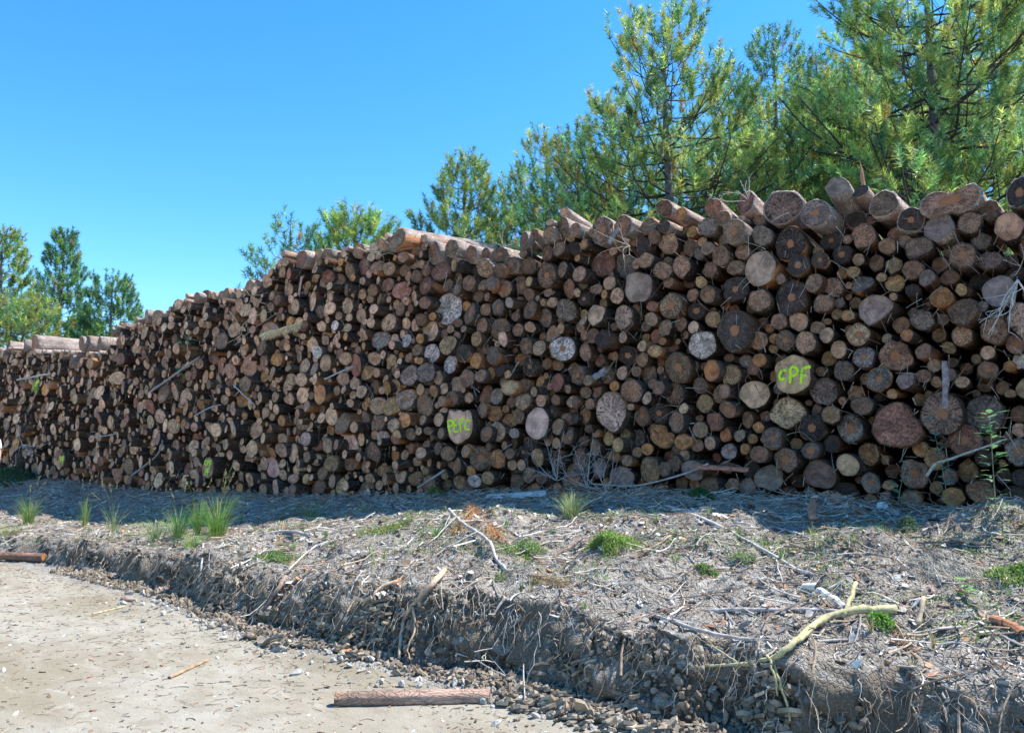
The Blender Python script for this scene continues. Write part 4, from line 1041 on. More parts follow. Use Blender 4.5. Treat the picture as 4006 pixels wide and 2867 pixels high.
GREY = [(.33, .32, .29), (.40, .38, .34), (.26, .245, .22), (.46, .43, .38), (.30, .26, .20)]
BARKC = [(.30, .16, .10), (.24, .17, .12), (.38, .33, .28), (.44, .38, .31), (.20, .14, .11), (.42, .24, .14)]
chips('bark_litter', 'small bark chips and dry leaves covering the bank', 19000, .010, .055, bank_area, 51, BARKC + GREY[:3] + [(.55, .52, .47), (.60, .56, .48)], 'bark chips', tiltmax=.45, up=.012)
chips('bark_scraps', 'larger scraps of bark below the stack', 750, .05, .13, foot_area, 52, BARKC + [(.44, .42, .40)], 'bark chips', thick=.07, tiltmax=.3, up=.05)
chips('track_chips', 'small chips and crumbs of soil on the track', 4800, .006, .030, track_area, 53, [(.20, .15, .11), (.34, .30, .24), (.46, .43, .38), (.28, .17, .11)], 'debris', thick=.22, tiltmax=.25)
chips('loose_stones', 'loose grey shale stones along the foot of the cutting', 650, .010, .06, toe_area, 54, GREY, 'stones', thick=.42, mat=M_STONE, tiltmax=.35, up=.01)
def face_area(g, N):
    s = 1.4 - 13 * g.uniform(0, 1, N) ** 1.2
    return s, -(np.interp(s, S_C, Q_C) + g.uniform(.02, .48, N))
def shale_area(g, N):
    s = 1.4 - 9 * g.uniform(0, 1, N) ** 1.1
    q = np.interp(s, S_C, Q_C) + g.uniform(.12, .60, N)
    k = fbm(s * 1.4, q * 2 - s, 77, 2) > -.05
    s2, q2 = s[k], q[k]; i = g.integers(0, len(s2), N)
    return s2[i] + g.normal(0, .05, N), -(q2[i] + g.normal(0, .03, N))
chips('shale_layers', 'layered shale slabs breaking out of the cut bank', 2600, .02, .10, shale_area, 55, [(.21, .18, .14), (.28, .23, .165), (.15, .13, .105), (.34, .28, .20)], 'rock', thick=.16, mat=M_STONE, dip=True, up=.02)
chips('bank_clods', 'crumbly clods of soil on the cut bank', 9000, .010, .050, face_area, 56, [(.21, .175, .13), (.30, .255, .20), (.15, .12, .09), (.24, .18, .125)], 'soil', thick=.5, mat=M_STONE, tiltmax=.8, up=.015)

def rootlets():
    g = np.random.default_rng(61); N = 1100
    s = 1.2 - 14 * g.uniform(0, 1, N) ** 1.2
    q = np.interp(s, S_C, Q_C) + g.uniform(-.12, .25, N)
    z = ground(s, q); m = 6; u = np.linspace(0, 1, m)
    L = g.uniform(.05, .28, N)
    X = s[:, None] + g.normal(0, .35, N)[:, None] * u * L[:, None] + g.normal(0, .012, (N, m))
    Y = -q[:, None] - (u * L[:, None]) * g.uniform(.3, 1.0, N)[:, None] - .02
    Z = z[:, None] + .015 - (u ** 1.4) * L[:, None] * g.uniform(.5, 1.0, N)[:, None] + g.normal(0, .008, (N, m))
    Z = np.maximum(Z, ground(X, -Y) + .006)
    mb = MB(); batch_tubes(mb, np.stack([X, Y, Z], -1), (g.uniform(.0012, .0036, N)[:, None]) * np.linspace(1, .4, m)[None], 3, pick(g, [(.46, .38, .28), (.40, .34, .28), (.50, .46, .40), (.34, .24, .16)], N))
    tag(mb.build('fine_roots', M_TWIG), 'fine pale roots hanging from the edge of the bank', 'roots', kind='stuff')
rootlets()

# ------------------------------------------------------------------ branches, roots and poles one can count
def gp(x, y, up=0.0):
    p = on_ground(x * K, y * K); return np.array([p.x, p.y, p.z + up])

def stick(name, label, cat, pts, r0, r1, colr, twigs_=(), up=None, onface=None, mat=None, peel=0, seg=7, rough=.16, n=5, lifts=None):
    lift = r0 * .8 if up is None else up
    def loc(p, i=0, N=1):
        x, y = p[:2]
        if onface is not None: return np.array(on_face(x * K, y * K, onface if len(p) < 3 else p[2])[0])
        q = gp(x, y, lift if len(p) < 3 else p[2]); return q
    P = spline([loc(p) for p in pts], n)
    g = np.random.default_rng(int(abs(pts[0][0] * 7 + pts[0][1])))
    P[1:-1] += g.normal(0, r0 * .12, (len(P) - 2, 3))
    mb = MB(); rad = np.linspace(r0, r1, len(P)) * (1 + .10 * g.uniform(-1, 1, len(P)))
    tube(mb, P, rad, seg, (*colr, 1), (0, 0, peel), rough, int(pts[0][0]))
    if not twigs_:
        return tag(mb.build(name, mat or M_TWIG, None, True), label, cat)
    root = empty(name, tuple(P[0]))
    o = mb.build('stem', mat or M_TWIG, root, True); o.location = -root.location
    for tp_, a, b in twigs_:
        t = MB(); Q = spline([loc(p) for p in tp_], n); Q[1:-1] += g.normal(0, a * .35, (len(Q) - 2, 3))
        tube(t, Q, np.linspace(a, b, len(Q)), 5, (*colr, 1), (0, 0, peel), rough)
        o = t.build('twig', mat or M_TWIG, root, True); o.location = -root.location
    return tag(root, label, cat)

GW, TN, BR, YL, RD = (.42, .39, .36), (.44, .33, .22), (.24, .18, .14), (.50, .44, .24), (.33, .17, .10)
stick('branch', 'long grey stick slanting down the sunny bank right of centre', 'branch', [(1472, 1122), (1560, 1155), (1660, 1205), (1760, 1265), (1800, 1278)], .020, .010, GW, [([(1720, 1245), (1735, 1300)], .007, .003)])
stick('branch', 'straight grey stick above and right of the long slanting one', 'branch', [(1625, 1160), (1720, 1172), (1790, 1195), (1855, 1225)], .013, .007, GW)
stick('branch', 'horizontal grey-brown pole ending at the mossy yellow branch', 'branch', [(1480, 1360), (1620, 1356), (1780, 1358), (1880, 1362)], .017, .015, (.36, .32, .29))
stick('branch', 'thin pole slanting down towards the fork of the yellow branch', 'branch', [(1440, 1362), (1540, 1400), (1640, 1420), (1700, 1425), (1850, 1425), (2000, 1412), (2130, 1392)], .014, .006, (.38, .34, .31))
stick('branch', 'thick yellow mossy branch with forked twigs at lower right', 'branch', [(1985, 1368, .05), (1900, 1372, .05), (1820, 1395, .05), (1760, 1440, .04), (1710, 1470, .03), (1640, 1480, .02), (1560, 1490, .02)], .030, .008, (.42, .37, .20),
      [([(1870, 1385, .05), (1900, 1340, .14)], .016, .012), ([(1712, 1470, .03), (1730, 1560, .10), (1752, 1640, .10)], .012, .006), ([(1700, 1475, .05), (1715, 1540, .11), (1725, 1590, .11)], .010, .005), ([(1735, 1570, .10), (1800, 1605, .10)], .006, .002), ([(1640, 1480, .02), (1580, 1455, .05), (1540, 1425, .04)], .006, .002), ([(1600, 1485, .02), (1575, 1515, .02)], .005, .002)])
stick('branch', 'short upright stub of wood right of the yellow branch', 'branch', [(2030, 1392, 0), (2050, 1360, .10)], .02, .014, TN)
stick('root', 'forked pale root hanging down the face of the cut bank', 'root', [(985, 1275, .04), (965, 1310, .07), (935, 1345, .09), (905, 1385, .10), (890, 1420, .09), (885, 1475, .06)], .026, .012, (.45, .33, .23), [([(915, 1375, .10), (918, 1430, .09), (903, 1462, .08), (910, 1480, .06)], .011, .004)])
stick('root', 'stubby brown root poking from the bank left of the forked one', 'root', [(880, 1295, .02), (850, 1310, .04), (828, 1335, .05), (820, 1358, .03)], .020, .006, (.42, .30, .20), [([(835, 1325, .05), (815, 1352, .03)], .006, .002)])
stick('root', 'reddish root lying at the foot of the cut bank', 'root', [(752, 1452, .02), (790, 1440, .02), (808, 1420, .03), (812, 1395, .05)], .014, .007, (.36, .20, .12))
stick('root', 'dark thick root slanting down the bank on the left', 'root', [(648, 1255, .03), (625, 1300, .03), (590, 1350, .03), (562, 1385, .02)], .026, .012, BR)
stick('branch', 'thin pale stick leaning on the bank edge near the grass tufts', 'branch', [(450, 1210, .03), (447, 1250, .04), (440, 1298, .02)], .013, .008, GW)
stick('branch', 'curved grey branch lying along the bank edge behind the thin stick', 'branch', [(690, 1190), (640, 1180), (580, 1188), (520, 1205), (455, 1228)], .020, .010, (.36, .33, .31), [([(560, 1195), (600, 1175)], .008, .003)])
stick('branch', 'pale forked branch running down over the bank edge', 'branch', [(760, 1195), (700, 1215), (665, 1240), (640, 1265)], .016, .008, GW)
stick('branch', 'grey branch under the brown needle spray in mid bank', 'branch', [(995, 1150, .10), (1020, 1175, .09), (1060, 1195, .06), (1085, 1215, .05), (1100, 1245, .02), (1125, 1268, .01)], .020, .014, (.38, .34, .31), [([(1000, 1155, .1), (975, 1190, .02)], .008, .005), ([(1010, 1165, .09), (960, 1200, .02), (940, 1215, .01)], .009, .004), ([(1060, 1195, .07), (1000, 1215, .03), (945, 1245, .01)], .010, .005)])
stick('branch', 'pale curved piece of root below the brown spray', 'branch', [(1120, 1330, .02), (1108, 1350, .03), (1092, 1372, .02)], .012, .008, (.46, .42, .36))
stick('branch', 'forked twig branch lying across the rubble in front of the bank', 'branch', [(1010, 1455, .02), (1050, 1485, .06), (1090, 1500, .05), (1140, 1520, .03), (1165, 1560, .02)], .006, .003, GW, [([(1050, 1485, .06), (1065, 1470, .09)], .003, .002), ([(1080, 1470, .05), (1120, 1505, .03)], .003, .002), ([(1160, 1512, .12), (1163, 1560, .02)], .005, .004)])
stick('branch', 'long thin branch lying flat along the foot of the logs', 'branch', [(1310, 1082, .06), (1400, 1087, .06), (1480, 1075, .08), (1540, 1060, .1), (1570, 1050, .12)], .009, .013, (.40, .36, .31))
stick('branch', 'lichen covered stick leaning across the lowest logs at right', 'branch', [(2052, 1055), (2075, 1028), (2110, 1015), (2170, 995), (2232, 972)], .016, .009, (.46, .45, .36), onface=-.16, n=4)
stick('branch', 'short pole sticking out from the stack above the lowest logs', 'branch', [(925, 1080), (955, 1062), (985, 1042)], .016, .022, (.30, .27, .25), onface=-.2)
stick('branch', 'reddish bare stem leaning up against the stack', 'branch', [(872, 1110, -.62), (860, 1075, -.5), (846, 1038, -.35)], .006, .004, (.50, .20, .12), onface=-.6)
stick('branch', 'straight grey pole jutting from the upper left of the stack', 'branch', [(334, 868), (385, 832), (440, 792)], .030, .020, (.30, .27, .26), onface=-.22)
stick('branch', 'curved grey pole low on the left of the stack', 'branch', [(292, 1054), (330, 1025), (352, 1003), (360, 975)], .028, .014, (.27, .25, .24), onface=-.2)
stick('branch', 'pale thin pole between the two left poles', 'branch', [(430, 922), (465, 903), (490, 896)], .016, .010, (.38, .35, .33), onface=-.2)
stick('branch', 'short forked stick on the stack, right of the left poles', 'branch', [(517, 852), (535, 870), (565, 898)], .016, .010, (.44, .41, .38), [([(530, 866), (520, 878)], .008, .005)], onface=-.2)
stick('branch', 'grey pole jutting out left of the oval salmon log', 'branch', [(720, 840), (752, 825), (782, 812)], .018, .014, (.36, .35, .35), onface=-.25)
stick('branch', 'yellowish dry twig hanging below the crest of the stack', 'branch', [(508, 690), (525, 712), (535, 740), (505, 760)], .010, .005, (.48, .40, .24), [([(530, 730), (555, 705), (600, 690)], .008, .004), ([(532, 738), (512, 748)], .005, .003)], onface=-.25)
stick('branch', 'long green-grey rod lying up the stack left of the dry spray', 'branch', [(520, 765), (560, 730), (620, 690)], .010, .006, (.24, .25, .22), onface=-.2)
stick('branch', 'broken pale pole with a lopped end at the far left of the stack', 'branch', [(38, 842), (75, 835), (112, 828)], .028, .022, (.42, .36, .30), onface=-.3)
stick('branch', 'pale thin stick low on the far left of the stack', 'branch', [(200, 968), (230, 966), (262, 960)], .018, .012, (.42, .38, .32), onface=-.2)

# bare twigs hanging on the stack
def spray(name, label, cat, cx, cy, y, ends, r, colr, sub=3, L=.12, seed=1):
    g = np.random.default_rng(seed); mb = MB()
    o = np.array(on_face(cx * K, cy * K, y)[0])
    for (x, yy) in ends:
        e = np.array(on_face(x * K, yy * K, y - .1)[0])
        mid = (o + e) / 2 + g.normal(0, .035, 3)
        P = spline([o, mid, e], 6); tube(mb, P, np.linspace(r, r * .4, len(P)), 5, (*colr, 1))
        for k in range(sub):
            i = g.integers(2, len(P)); d = unitv(unitv(e - o) + g.normal(0, .7, 3))
            Q = spline([P[i], P[i] + d * L * g.uniform(.4, 1) + g.normal(0, .01, 3), P[i] + d * L * g.uniform(1, 1.5) + g.normal(0, .03, 3)], 3)
            tube(mb, Q, np.linspace(r * .5, r * .2, len(Q)), 4, (*colr, 1))
    tag(mb.build(name, M_TWIG, None, True), label, cat)
spray('dry_twig', 'pale bare twig spray hanging below the big peeled logs at centre right', 'twig', 1395, 545, -.2, [(1308, 505), (1330, 560), (1385, 585), (1412, 575), (1375, 495)], .0065, (.52, .40, .28), 3, .09, 2)
spray('dry_twig', 'pale bare twigs sticking up behind the top row near the orange log', 'twig', 1660, 445, .1, [(1600, 430), (1640, 400), (1662, 402), (1580, 436)], .007, (.50, .44, .36), 3, .12, 3)
spray('dry_twig', 'curled pale twigs on the top of the stack, left of its upper step', 'twig', 1115, 548, .1, [(1108, 515), (1118, 505), (1150, 535), (1092, 545)], .007, (.48, .40, .30), 3, .10, 4)
spray('dry_twig', 'straw coloured twigs draped below the big peeled log', 'twig', 830, 560, -.15, [(790, 545), (850, 570), (815, 585), (865, 560)], .007, (.52, .42, .28), 3, .12, 5)
spray('dry_twig', 'grey hanging root spray at the right edge of the stack', 'twig', 2255, 620, -.35, [(2200, 705), (2170, 715), (2215, 690), (2235, 735), (2190, 740), (2268, 700)], .009, (.46, .42, .38), 4, .14, 6)
spray('dry_twig', 'thin bare twig at the upper right edge of the stack', 'twig', 2262, 590, -.2, [(2232, 560), (2225, 575), (2262, 540), (2240, 610)], .004, (.40, .33, .28), 3, .08, 7)
for i, (cx, cy) in enumerate([(1300, 1060), (1235, 1045), (1345, 1075)]):
    spray('brushwood', ['bushy heap of bare grey twigs against the lowest logs', 'left part of the bare twig heap below the tall pale pink log', 'right part of the bare twig heap, under the grey half buried log'][i], 'brushwood', cx, cy + 20, -.55,
          [(cx - 60, cy - 50), (cx - 30, cy - 75), (cx + 5, cy - 60), (cx + 35, cy - 40), (cx - 75, cy - 10), (cx + 60, cy + 5), (cx - 20, cy - 40), (cx + 15, cy - 90)], .005, (.40, .37, .34), 5, .16, 8 + i)
spray('dry_twig', 'pale tangled twigs low at the far left of the stack', 'twig', 50, 985, -.3, [(30, 1000), (70, 1005), (100, 985), (45, 960), (75, 1020)], .012, (.45, .41, .37), 3, .25, 12)
spray('dry_twig', 'grey-green tangled twigs left of the row of sprayed logs', 'twig', 560, 660, -.2, [(540, 640), (585, 655), (600, 680), (545, 690)], .007, (.42, .38, .28), 3, .14, 13)

# dry needle brushes
def brush(name, label, cat, base, tipv, nb, colr, needle=.16, seed=1, droop=.2, spread=.8, nper=26, w=.004):
    nper = int(nper * 1.8); w *= .7
    g = np.random.default_rng(seed); nd = MB(); st = MB()
    base = np.array(base); tipv = np.array(tipv); Ls = np.linalg.norm(tipv)
    tube(st, spline([base, base + tipv * .5 + (0, 0, .02), base + tipv], 4), np.linspace(.008, .003, 9), 5, (.30, .22, .16, 1))
    n = nb * nper; t = np.repeat(np.linspace(.05, 1, nb), nper)
    p = base[None] + tipv[None] * t[:, None]
    rv = unitv(g.normal(0, 1, (n, 3))); d = unitv(unitv(tipv)[None] * .8 + rv * spread + np.array([0, 0, -droop]))
    ln = needle * g.uniform(.6, 1.15, (n, 1)); wv = unitv(np.cross(d, g.normal(0, 1, (n, 3)))) * w * .5
    mid = p + d * ln * .55; tip = p + d * ln + np.array([0, 0, -1]) * ln * droop * .6
    tint = pick(g, [colr, tuple(c * .75 for c in colr), tuple(min(1, c * 1.15) for c in colr)], n, .2)
    batch_tri(nd, p - wv, p + wv, mid + wv * .6, tint); batch_tri(nd, mid - wv * .8, mid + wv * .8, tip, tint)
    root = empty(name, tuple(base)); tag(root, label, cat)
    for o in (st.build('stem', M_TWIG, root, True), nd.build('needles', M_TWIG, root)): o.location = -root.location
def F_(x, y, d): return np.array(on_face(x * K, y * K, d)[0])
a = F_(675, 714, -.15); b = F_(590, 738, -.55)
brush('dry_pine_spray', 'straw coloured dry pine spray sticking out of the upper stack', 'pine spray', a, b - a, 22, (.95, .70, .42), .17, 1, .3, .50, 30, .010)
a = F_(85, 836, -.32); b = F_(78, 856, -.34)
brush('hanging_greenery', 'yellow-green sprig hanging from the pale pole at far left', 'sprig', a, b - a, 8, (.50, .62, .16), .16, 21, .5, .7, 22, .012)
a = F_(860, 738, -.15); b = F_(842, 762, -.3)
brush('dry_pine_spray', 'small green-grey needle tuft hanging over a grey log end', 'pine spray', a, b - a, 5, (.40, .40, .30), .12, 2, .5, .5, 20, .005)
a = gp(1040, 1140, .10); b = gp(1105, 1200, .05)
brush('dry_pine_spray', 'rust brown dry needle spray lying on the bank at mid photo', 'pine spray', a, b - a, 30, (.62, .31, .13), .15, 3, .35, 1.2, 34, .005)
a = gp(1050, 1150, .12); b = gp(1010, 1185, .05)
brush('dry_pine_spray', 'smaller rust brown needle spray left of the big one', 'pine spray', a, b - a, 14, (.58, .34, .17), .13, 4, .35, 1.2, 30, .005)
a = gp(1170, 1290, .05); b = gp(1250, 1300, .03)
brush('dry_pine_spray', 'flat straw brown needle litter patch below mid bank', 'pine spray', a, b - a, 12, (.42, .30, .16), .13, 5, .3, .8, 26, .004)
a = gp(628, 1170, .08); b = gp(618, 1215, .02)
brush('dry_pine_spray', 'fan of pale orange needles by the curved grey branch', 'pine spray', a, b - a, 6, (.56, .36, .18), .13, 6, .3, .6, 26, .005)
a = gp(1985, 1400, .04); b = gp(2010, 1440, .02)
brush('dry_pine_spray', 'small brown needle tuft right below the yellow branch', 'pine spray', a, b - a, 6, (.44, .28, .14), .11, 7, .2, .9, 24, .004)

# ------------------------------------------------------------------ logs lying on the track
def ground_log(label, a, b, r, colr, peel, seed, cutc='t'):
    a, b = np.array(a), np.array(b); L = np.linalg.norm(b - a)
    d = Vector(b - a).normalized()
    root = empty('fallen_log', tuple(a)); root.rotation_euler = (0, math.asin(0), math.atan2(d.y, d.x) - math.pi / 2)
    tag(root, label, 'log')
    bk, ct = MB(), MB(); l = dict(a=r, b=r, fl='', col=cutc)
    log_geo(bk, ct, L, l, seed, 36, 12)
    for i, K_ in enumerate(bk.K): bk.K[i] = np.broadcast_to(np.array([0, .85, peel]), K_.shape)
    for i, T__ in enumerate(bk.T): bk.T[i] = np.broadcast_to(np.array([*colr, 1.0]), T__.shape)
    bk.build('bark', M_BARK, root, True); ct.build('cut_face', M_CUT, root)
a = gp(1085, 1553); b = gp(742, 1562)
a[2] = gz(a[0], a[1]) + .026; b[2] = gz(b[0], b[1]) + .03
ground_log('short reddish log with scaly bark lying on the track in the foreground', a, b, .047, (.40, .265, .20), .3, 901)
a = gp(98, 1243); b = gp(-120, 1238)
a[2] = gz(a[0], a[1]) + .05; b[2] = gz(b[0], b[1]) + .05
ground_log('thin reddish brown log on the track at the left edge', a, b, .062, (.30, .17, .12), .2, 902, 'o')

# bark pieces
def slab(label, pts, w, colr, up=0.02, onface=None, name='bark_strip', seed=1, thick=.008):
    g = np.random.default_rng(seed)
    P = spline([(np.array(on_face(p[0] * K, p[1] * K, onface)[0]) if onface is not None else gp(p[0], p[1], up)) for p in pts], 5)
    T = unitv(np.gradient(P, axis=0)); side = unitv(np.cross(T, np.array([.15, -.5, .85]) if onface is None else np.array([.1, -1, .1])))
    nrm = np.cross(side, T)
    n = len(P); wl = w * .5 * (1 + .3 * g.uniform(-1, 1, n)); wr = w * .5 * (1 + .3 * g.uniform(-1, 1, n))
    cols_ = []
    for k, f in enumerate((-1, -.35, .35, 1)):
        ww = wl if f < 0 else wr
        cols_.append(P + side * (f * ww)[:, None] + nrm * (.25 * w * (1 - f * f)))
    top = np.stack(cols_, 1); bot = top - nrm[:, None] * thick
    V = np.concatenate([top.reshape(-1, 3), bot.reshape(-1, 3)]); o = n * 4
    i = (np.arange(n - 1) * 4)[:, None]; j = np.arange(3)[None]
    f1 = np.stack([i + j, i + j + 1, i + j + 5, i + j + 4], -1).reshape(-1, 4)
    f2 = f1[:, ::-1] + o
    ii = np.arange(n - 1) * 4
    e1 = np.stack([ii, ii + 4, ii + 4 + o, ii + o], -1); e2 = np.stack([ii + 3, ii + 3 + o, ii + 7 + o, ii + 7], -1)
    mb = MB(); mb.add(V, [f1, f2, e1, e2], (*colr, 1)); tag(mb.build(name, M_CHIP), label, 'bark')
slab('long reddish strip of bark lying over the foot of the stack', [(1545, 1052), (1600, 1056), (1660, 1060)], .09, (.36, .15, .09), .10, None, seed=1)
slab('grey curled bark strip hanging over the wide checked log', [(2092, 800), (2096, 850), (2092, 905)], .055, (.27, .215, .21), 0, -.22, seed=2)
slab('upright orange-brown flake of bark in the shade of the stack', [(1803, 1120), (1800, 1150), (1806, 1168)], .07, (.50, .22, .12), .06, None, seed=3)
slab('shredded orange bark strip at the lower right', [(2195, 1380), (2235, 1392), (2269, 1412)], .05, (.40, .17, .09), .03, None, seed=4)
slab('brown strip of bark lying on the soil mound at right', [(2105, 1203), (2150, 1207), (2182, 1215)], .03, (.48, .30, .17), .03, None, seed=5)
slab('pale grey weathered bark slab on the right half of the bank', [(1815, 1312), (1850, 1335), (1875, 1352)], .06, (.46, .45, .44), .02, None, seed=6)
slab('pink-brown flake of bark hanging from the upper left of the stack', [(668, 612), (664, 640), (662, 655)], .05, (.42, .26, .22), 0, -.2, seed=7)
slab('long blue-grey sheet of bark in the shade of the lowest logs', [(1080, 1108), (1140, 1104), (1210, 1098)], .12, (.46, .46, .46), .04, None, seed=8)
slab('pale splintered lath of wood on the track', [(375, 1505), (410, 1488), (460, 1465)], .025, (.34, .22, .14), .015, None, name='wood_splinter', seed=9)
slab('thin light splinter on the track towards the left', [(205, 1362), (235, 1355), (275, 1345)], .022, (.40, .34, .22), .012, None, name='wood_splinter', seed=10)
slab('reddish bark flake against the bank edge on the left', [(350, 1310), (375, 1305), (400, 1308)], .06, (.42, .20, .12), .02, None, seed=11)
slab('dark brown bark flake beside the reddish one', [(270, 1330), (295, 1334)], .05, (.26, .15, .11), .015, None, seed=12)
slab('grey slab of bark stuck on the stack over the dark red log', [(1350, 540), (1362, 520), (1372, 505)], .06, (.26, .24, .24), 0, -.08, seed=13)
slab('dusky grey flake of bark left of the small tan logs, above the teardrop log', [(1312, 838), (1328, 830), (1342, 818)], .08, (.22, .20, .20), 0, -.12, seed=14)
slab('square chip of pale wood on the bank', [(1780, 1308), (1812, 1308)], .07, (.62, .56, .44), .03, None, name='wood_chip', seed=15, thick=.03)

# ------------------------------------------------------------------ plants
def blades(mb, c, n, h, spread, colr, seed, w=.006, bend=.5):
    g = np.random.default_rng(seed)
    az = g.uniform(0, 6.3, n); ln = h * g.uniform(.45, 1.1, n); out = spread * g.uniform(.15, 1, n)
    b0 = np.array(c)[None] + np.stack([np.cos(az), np.sin(az), 0 * az], -1) * (spread * .22 * g.uniform(0, 1, (n, 1)))
    dirh = np.stack([np.cos(az), np.sin(az), 0 * az], -1)
    pts = []
    for t in (0, .4, .75, 1.0):
        pts.append(b0 + dirh * (out * t ** 1.8)[:, None] + np.array([0, 0, 1]) * (ln * (t - bend * .35 * t ** 3))[:, None])
    sd = np.stack([-np.sin(az + .6), np.cos(az + .6), 0 * az], -1) * w * .5
    V = []
    for k, f in enumerate((1, .9, .6)):
        V += [pts[k] - sd * f, pts[k] + sd * f]
    V.append(pts[3]); V = np.stack(V, 1).reshape(-1, 3); b = (np.arange(n) * 7)[:, None]
    q = np.concatenate([b + np.array([[0, 1, 3, 2]]), b + np.array([[2, 3, 5, 4]])]); t3 = b + np.array([[4, 5, 6]])
    mb.add(V, [q, t3], np.repeat(pick(g, [colr, tuple(x * .8 for x in colr), tuple(x * 1.15 for x in colr), (.42, .38, .18)], n), 7, 0))

def grass(label, x, y, n, h, spread, colr, seed, heads=0, gs='grass tufts on the bank edge'):
    h *= 2.3; spread *= 1.95; n = int(n * .85)
    c = gp(x, y); root = empty('grass_tuft', tuple(c)); tag(root, label, 'grass tuft', gs)
    mb = MB(); blades(mb, (0, 0, -.01), n, h, spread, colr, seed, .0056); mb.build('blades', M_LEAF, root)
    g = np.random.default_rng(seed + 1)
    for k in range(heads):
        az = g.uniform(0, 6.3); r = spread * g.uniform(.2, .9); hh = h * g.uniform(1.15, 1.5)
        P = spline([(0, 0, 0), (r * .35 * math.cos(az), r * .35 * math.sin(az), hh * .6), (r * math.cos(az), r * math.sin(az), hh)], 5)
        m = MB(); tube(m, P, np.linspace(.0022, .0012, len(P)), 4, (.30, .36, .12, 1))
        d = P[-1] - P[-3]
        for q in range(22):
            p = P[-1] - d * g.uniform(0, 1.3) + g.normal(0, .006, 3); dd = unitv(unitv(d) + g.normal(0, .5, 3)) * .018
            s = unitv(np.cross(dd, g.normal(0, 1, 3))) * .004
            m.add([p - s, p + s, p + dd], np.array([[0, 1, 2]]), (.50, .46, .22, 1))
        m.build('seed_head', M_LEAF, root)
GR = (.13, .30, .05)
grass('grass tuft with flowering heads near the left edge of the photo', 62, 1160, 190, .26, .20, GR, 1, 3)
grass('narrow upright grass tuft with one pale head, second from the left', 187, 1168, 90, .26, .10, GR, 2, 2)
grass('thin sparse grass tuft with white seed heads between the clumps', 250, 1175, 40, .22, .20, (.20, .30, .12), 3, 4)
grass('low bluish grass tuft, fourth along the bank edge', 345, 1198, 130, .17, .22, (.12, .29, .10), 4)
grass('wide blue-green grass tuft below the sprayed log', 395, 1190, 170, .22, .22, (.12, .31, .08), 5, 2)
grass('slim bright grass tuft between the two biggest tufts', 438, 1185, 110, .24, .13, (.18, .36, .05), 6, 2)
grass('tallest grass tuft with golden seed heads on the bank edge', 480, 1192, 240, .30, .24, (.17, .37, .05), 7, 4)
grass('drooping grass tuft hanging over the edge under the slim one', 425, 1212, 120, .10, .20, (.17, .34, .06), 8)
grass('small grass tuft right of the pale forked branch', 968, 1190, 60, .07, .09, (.16, .32, .10), 9, 0)
grass('round grey-green grass clump at mid bank below the twig heap', 1265, 1148, 260, .15, .14, (.24, .34, .16), 10)
grass('small grass clump at the left edge below the stack', 20, 1185, 150, .12, .25, (.26, .33, .10), 11)
grass('short grass clump beside the dry branch left of mid bank', 690, 1150, 150, .12, .22, (.22, .34, .12), 12)

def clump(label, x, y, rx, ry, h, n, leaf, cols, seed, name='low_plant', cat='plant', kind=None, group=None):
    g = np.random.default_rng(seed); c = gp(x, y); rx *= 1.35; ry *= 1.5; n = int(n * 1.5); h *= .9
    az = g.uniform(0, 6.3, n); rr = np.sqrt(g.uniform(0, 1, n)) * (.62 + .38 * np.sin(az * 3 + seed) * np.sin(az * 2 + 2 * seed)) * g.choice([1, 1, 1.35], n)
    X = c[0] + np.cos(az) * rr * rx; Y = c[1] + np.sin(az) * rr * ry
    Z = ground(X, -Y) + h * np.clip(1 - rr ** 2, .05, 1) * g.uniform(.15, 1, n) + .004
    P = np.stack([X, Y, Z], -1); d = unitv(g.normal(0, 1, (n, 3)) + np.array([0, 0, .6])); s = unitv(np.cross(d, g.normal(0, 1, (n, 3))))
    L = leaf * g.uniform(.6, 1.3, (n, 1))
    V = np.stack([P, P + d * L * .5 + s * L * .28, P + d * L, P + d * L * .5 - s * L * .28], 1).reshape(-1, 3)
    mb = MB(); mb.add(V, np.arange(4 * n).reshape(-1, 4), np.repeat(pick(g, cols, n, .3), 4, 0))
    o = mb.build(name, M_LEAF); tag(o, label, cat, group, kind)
GC = [(.16, .30, .07), (.24, .34, .10), (.10, .22, .06), (.30, .34, .12)]
clump('bright yellow-green heathy cushion on the right of mid bank', 1352, 1212, .22, .16, .13, 2600, .022, [(.26, .38, .09), (.34, .42, .12), (.18, .30, .07)], 1)
clump('small green cushion below and right of the bright one', 1568, 1272, .09, .06, .06, 700, .018, GC, 2)
clump('grey-green cushion left of the long slanting stick', 1650, 1245, .12, .07, .06, 700, .018, [(.30, .36, .20), (.24, .32, .14)], 3)
clump('flat green weeds left of the rust brown spray', 860, 1175, .30, .25, .05, 1900, .020, GC + [(.40, .34, .10)], 4)
clump('green cushion growing on the cut end of the yellow branch', 1955, 1385, .08, .05, .07, 500, .02, [(.20, .38, .07), (.14, .30, .05)], 5)
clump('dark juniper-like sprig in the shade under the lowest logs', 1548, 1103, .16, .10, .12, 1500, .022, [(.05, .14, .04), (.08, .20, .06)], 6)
clump('bushy yellow-green weed at the foot of the stack left of centre', 965, 1080, .16, .10, .16, 900, .022, [(.14, .22, .05), (.20, .26, .07)], 7)
clump('pale green weeds on the bank edge right of the grass tufts', 610, 1238, .32, .12, .04, 1300, .020, GC, 8)
clump('low weeds right of the rust brown spray', 1160, 1225, .25, .16, .04, 1300, .018, GC, 9)
clump('green trailing weed at the right edge of the photo', 2250, 1285, .18, .14, .10, 1300, .022, GC, 10)
clump('bluish sprig growing in the shade by the soil mound', 2012, 1178, .10, .06, .14, 700, .020, [(.16, .24, .14), (.10, .18, .10)], 11)
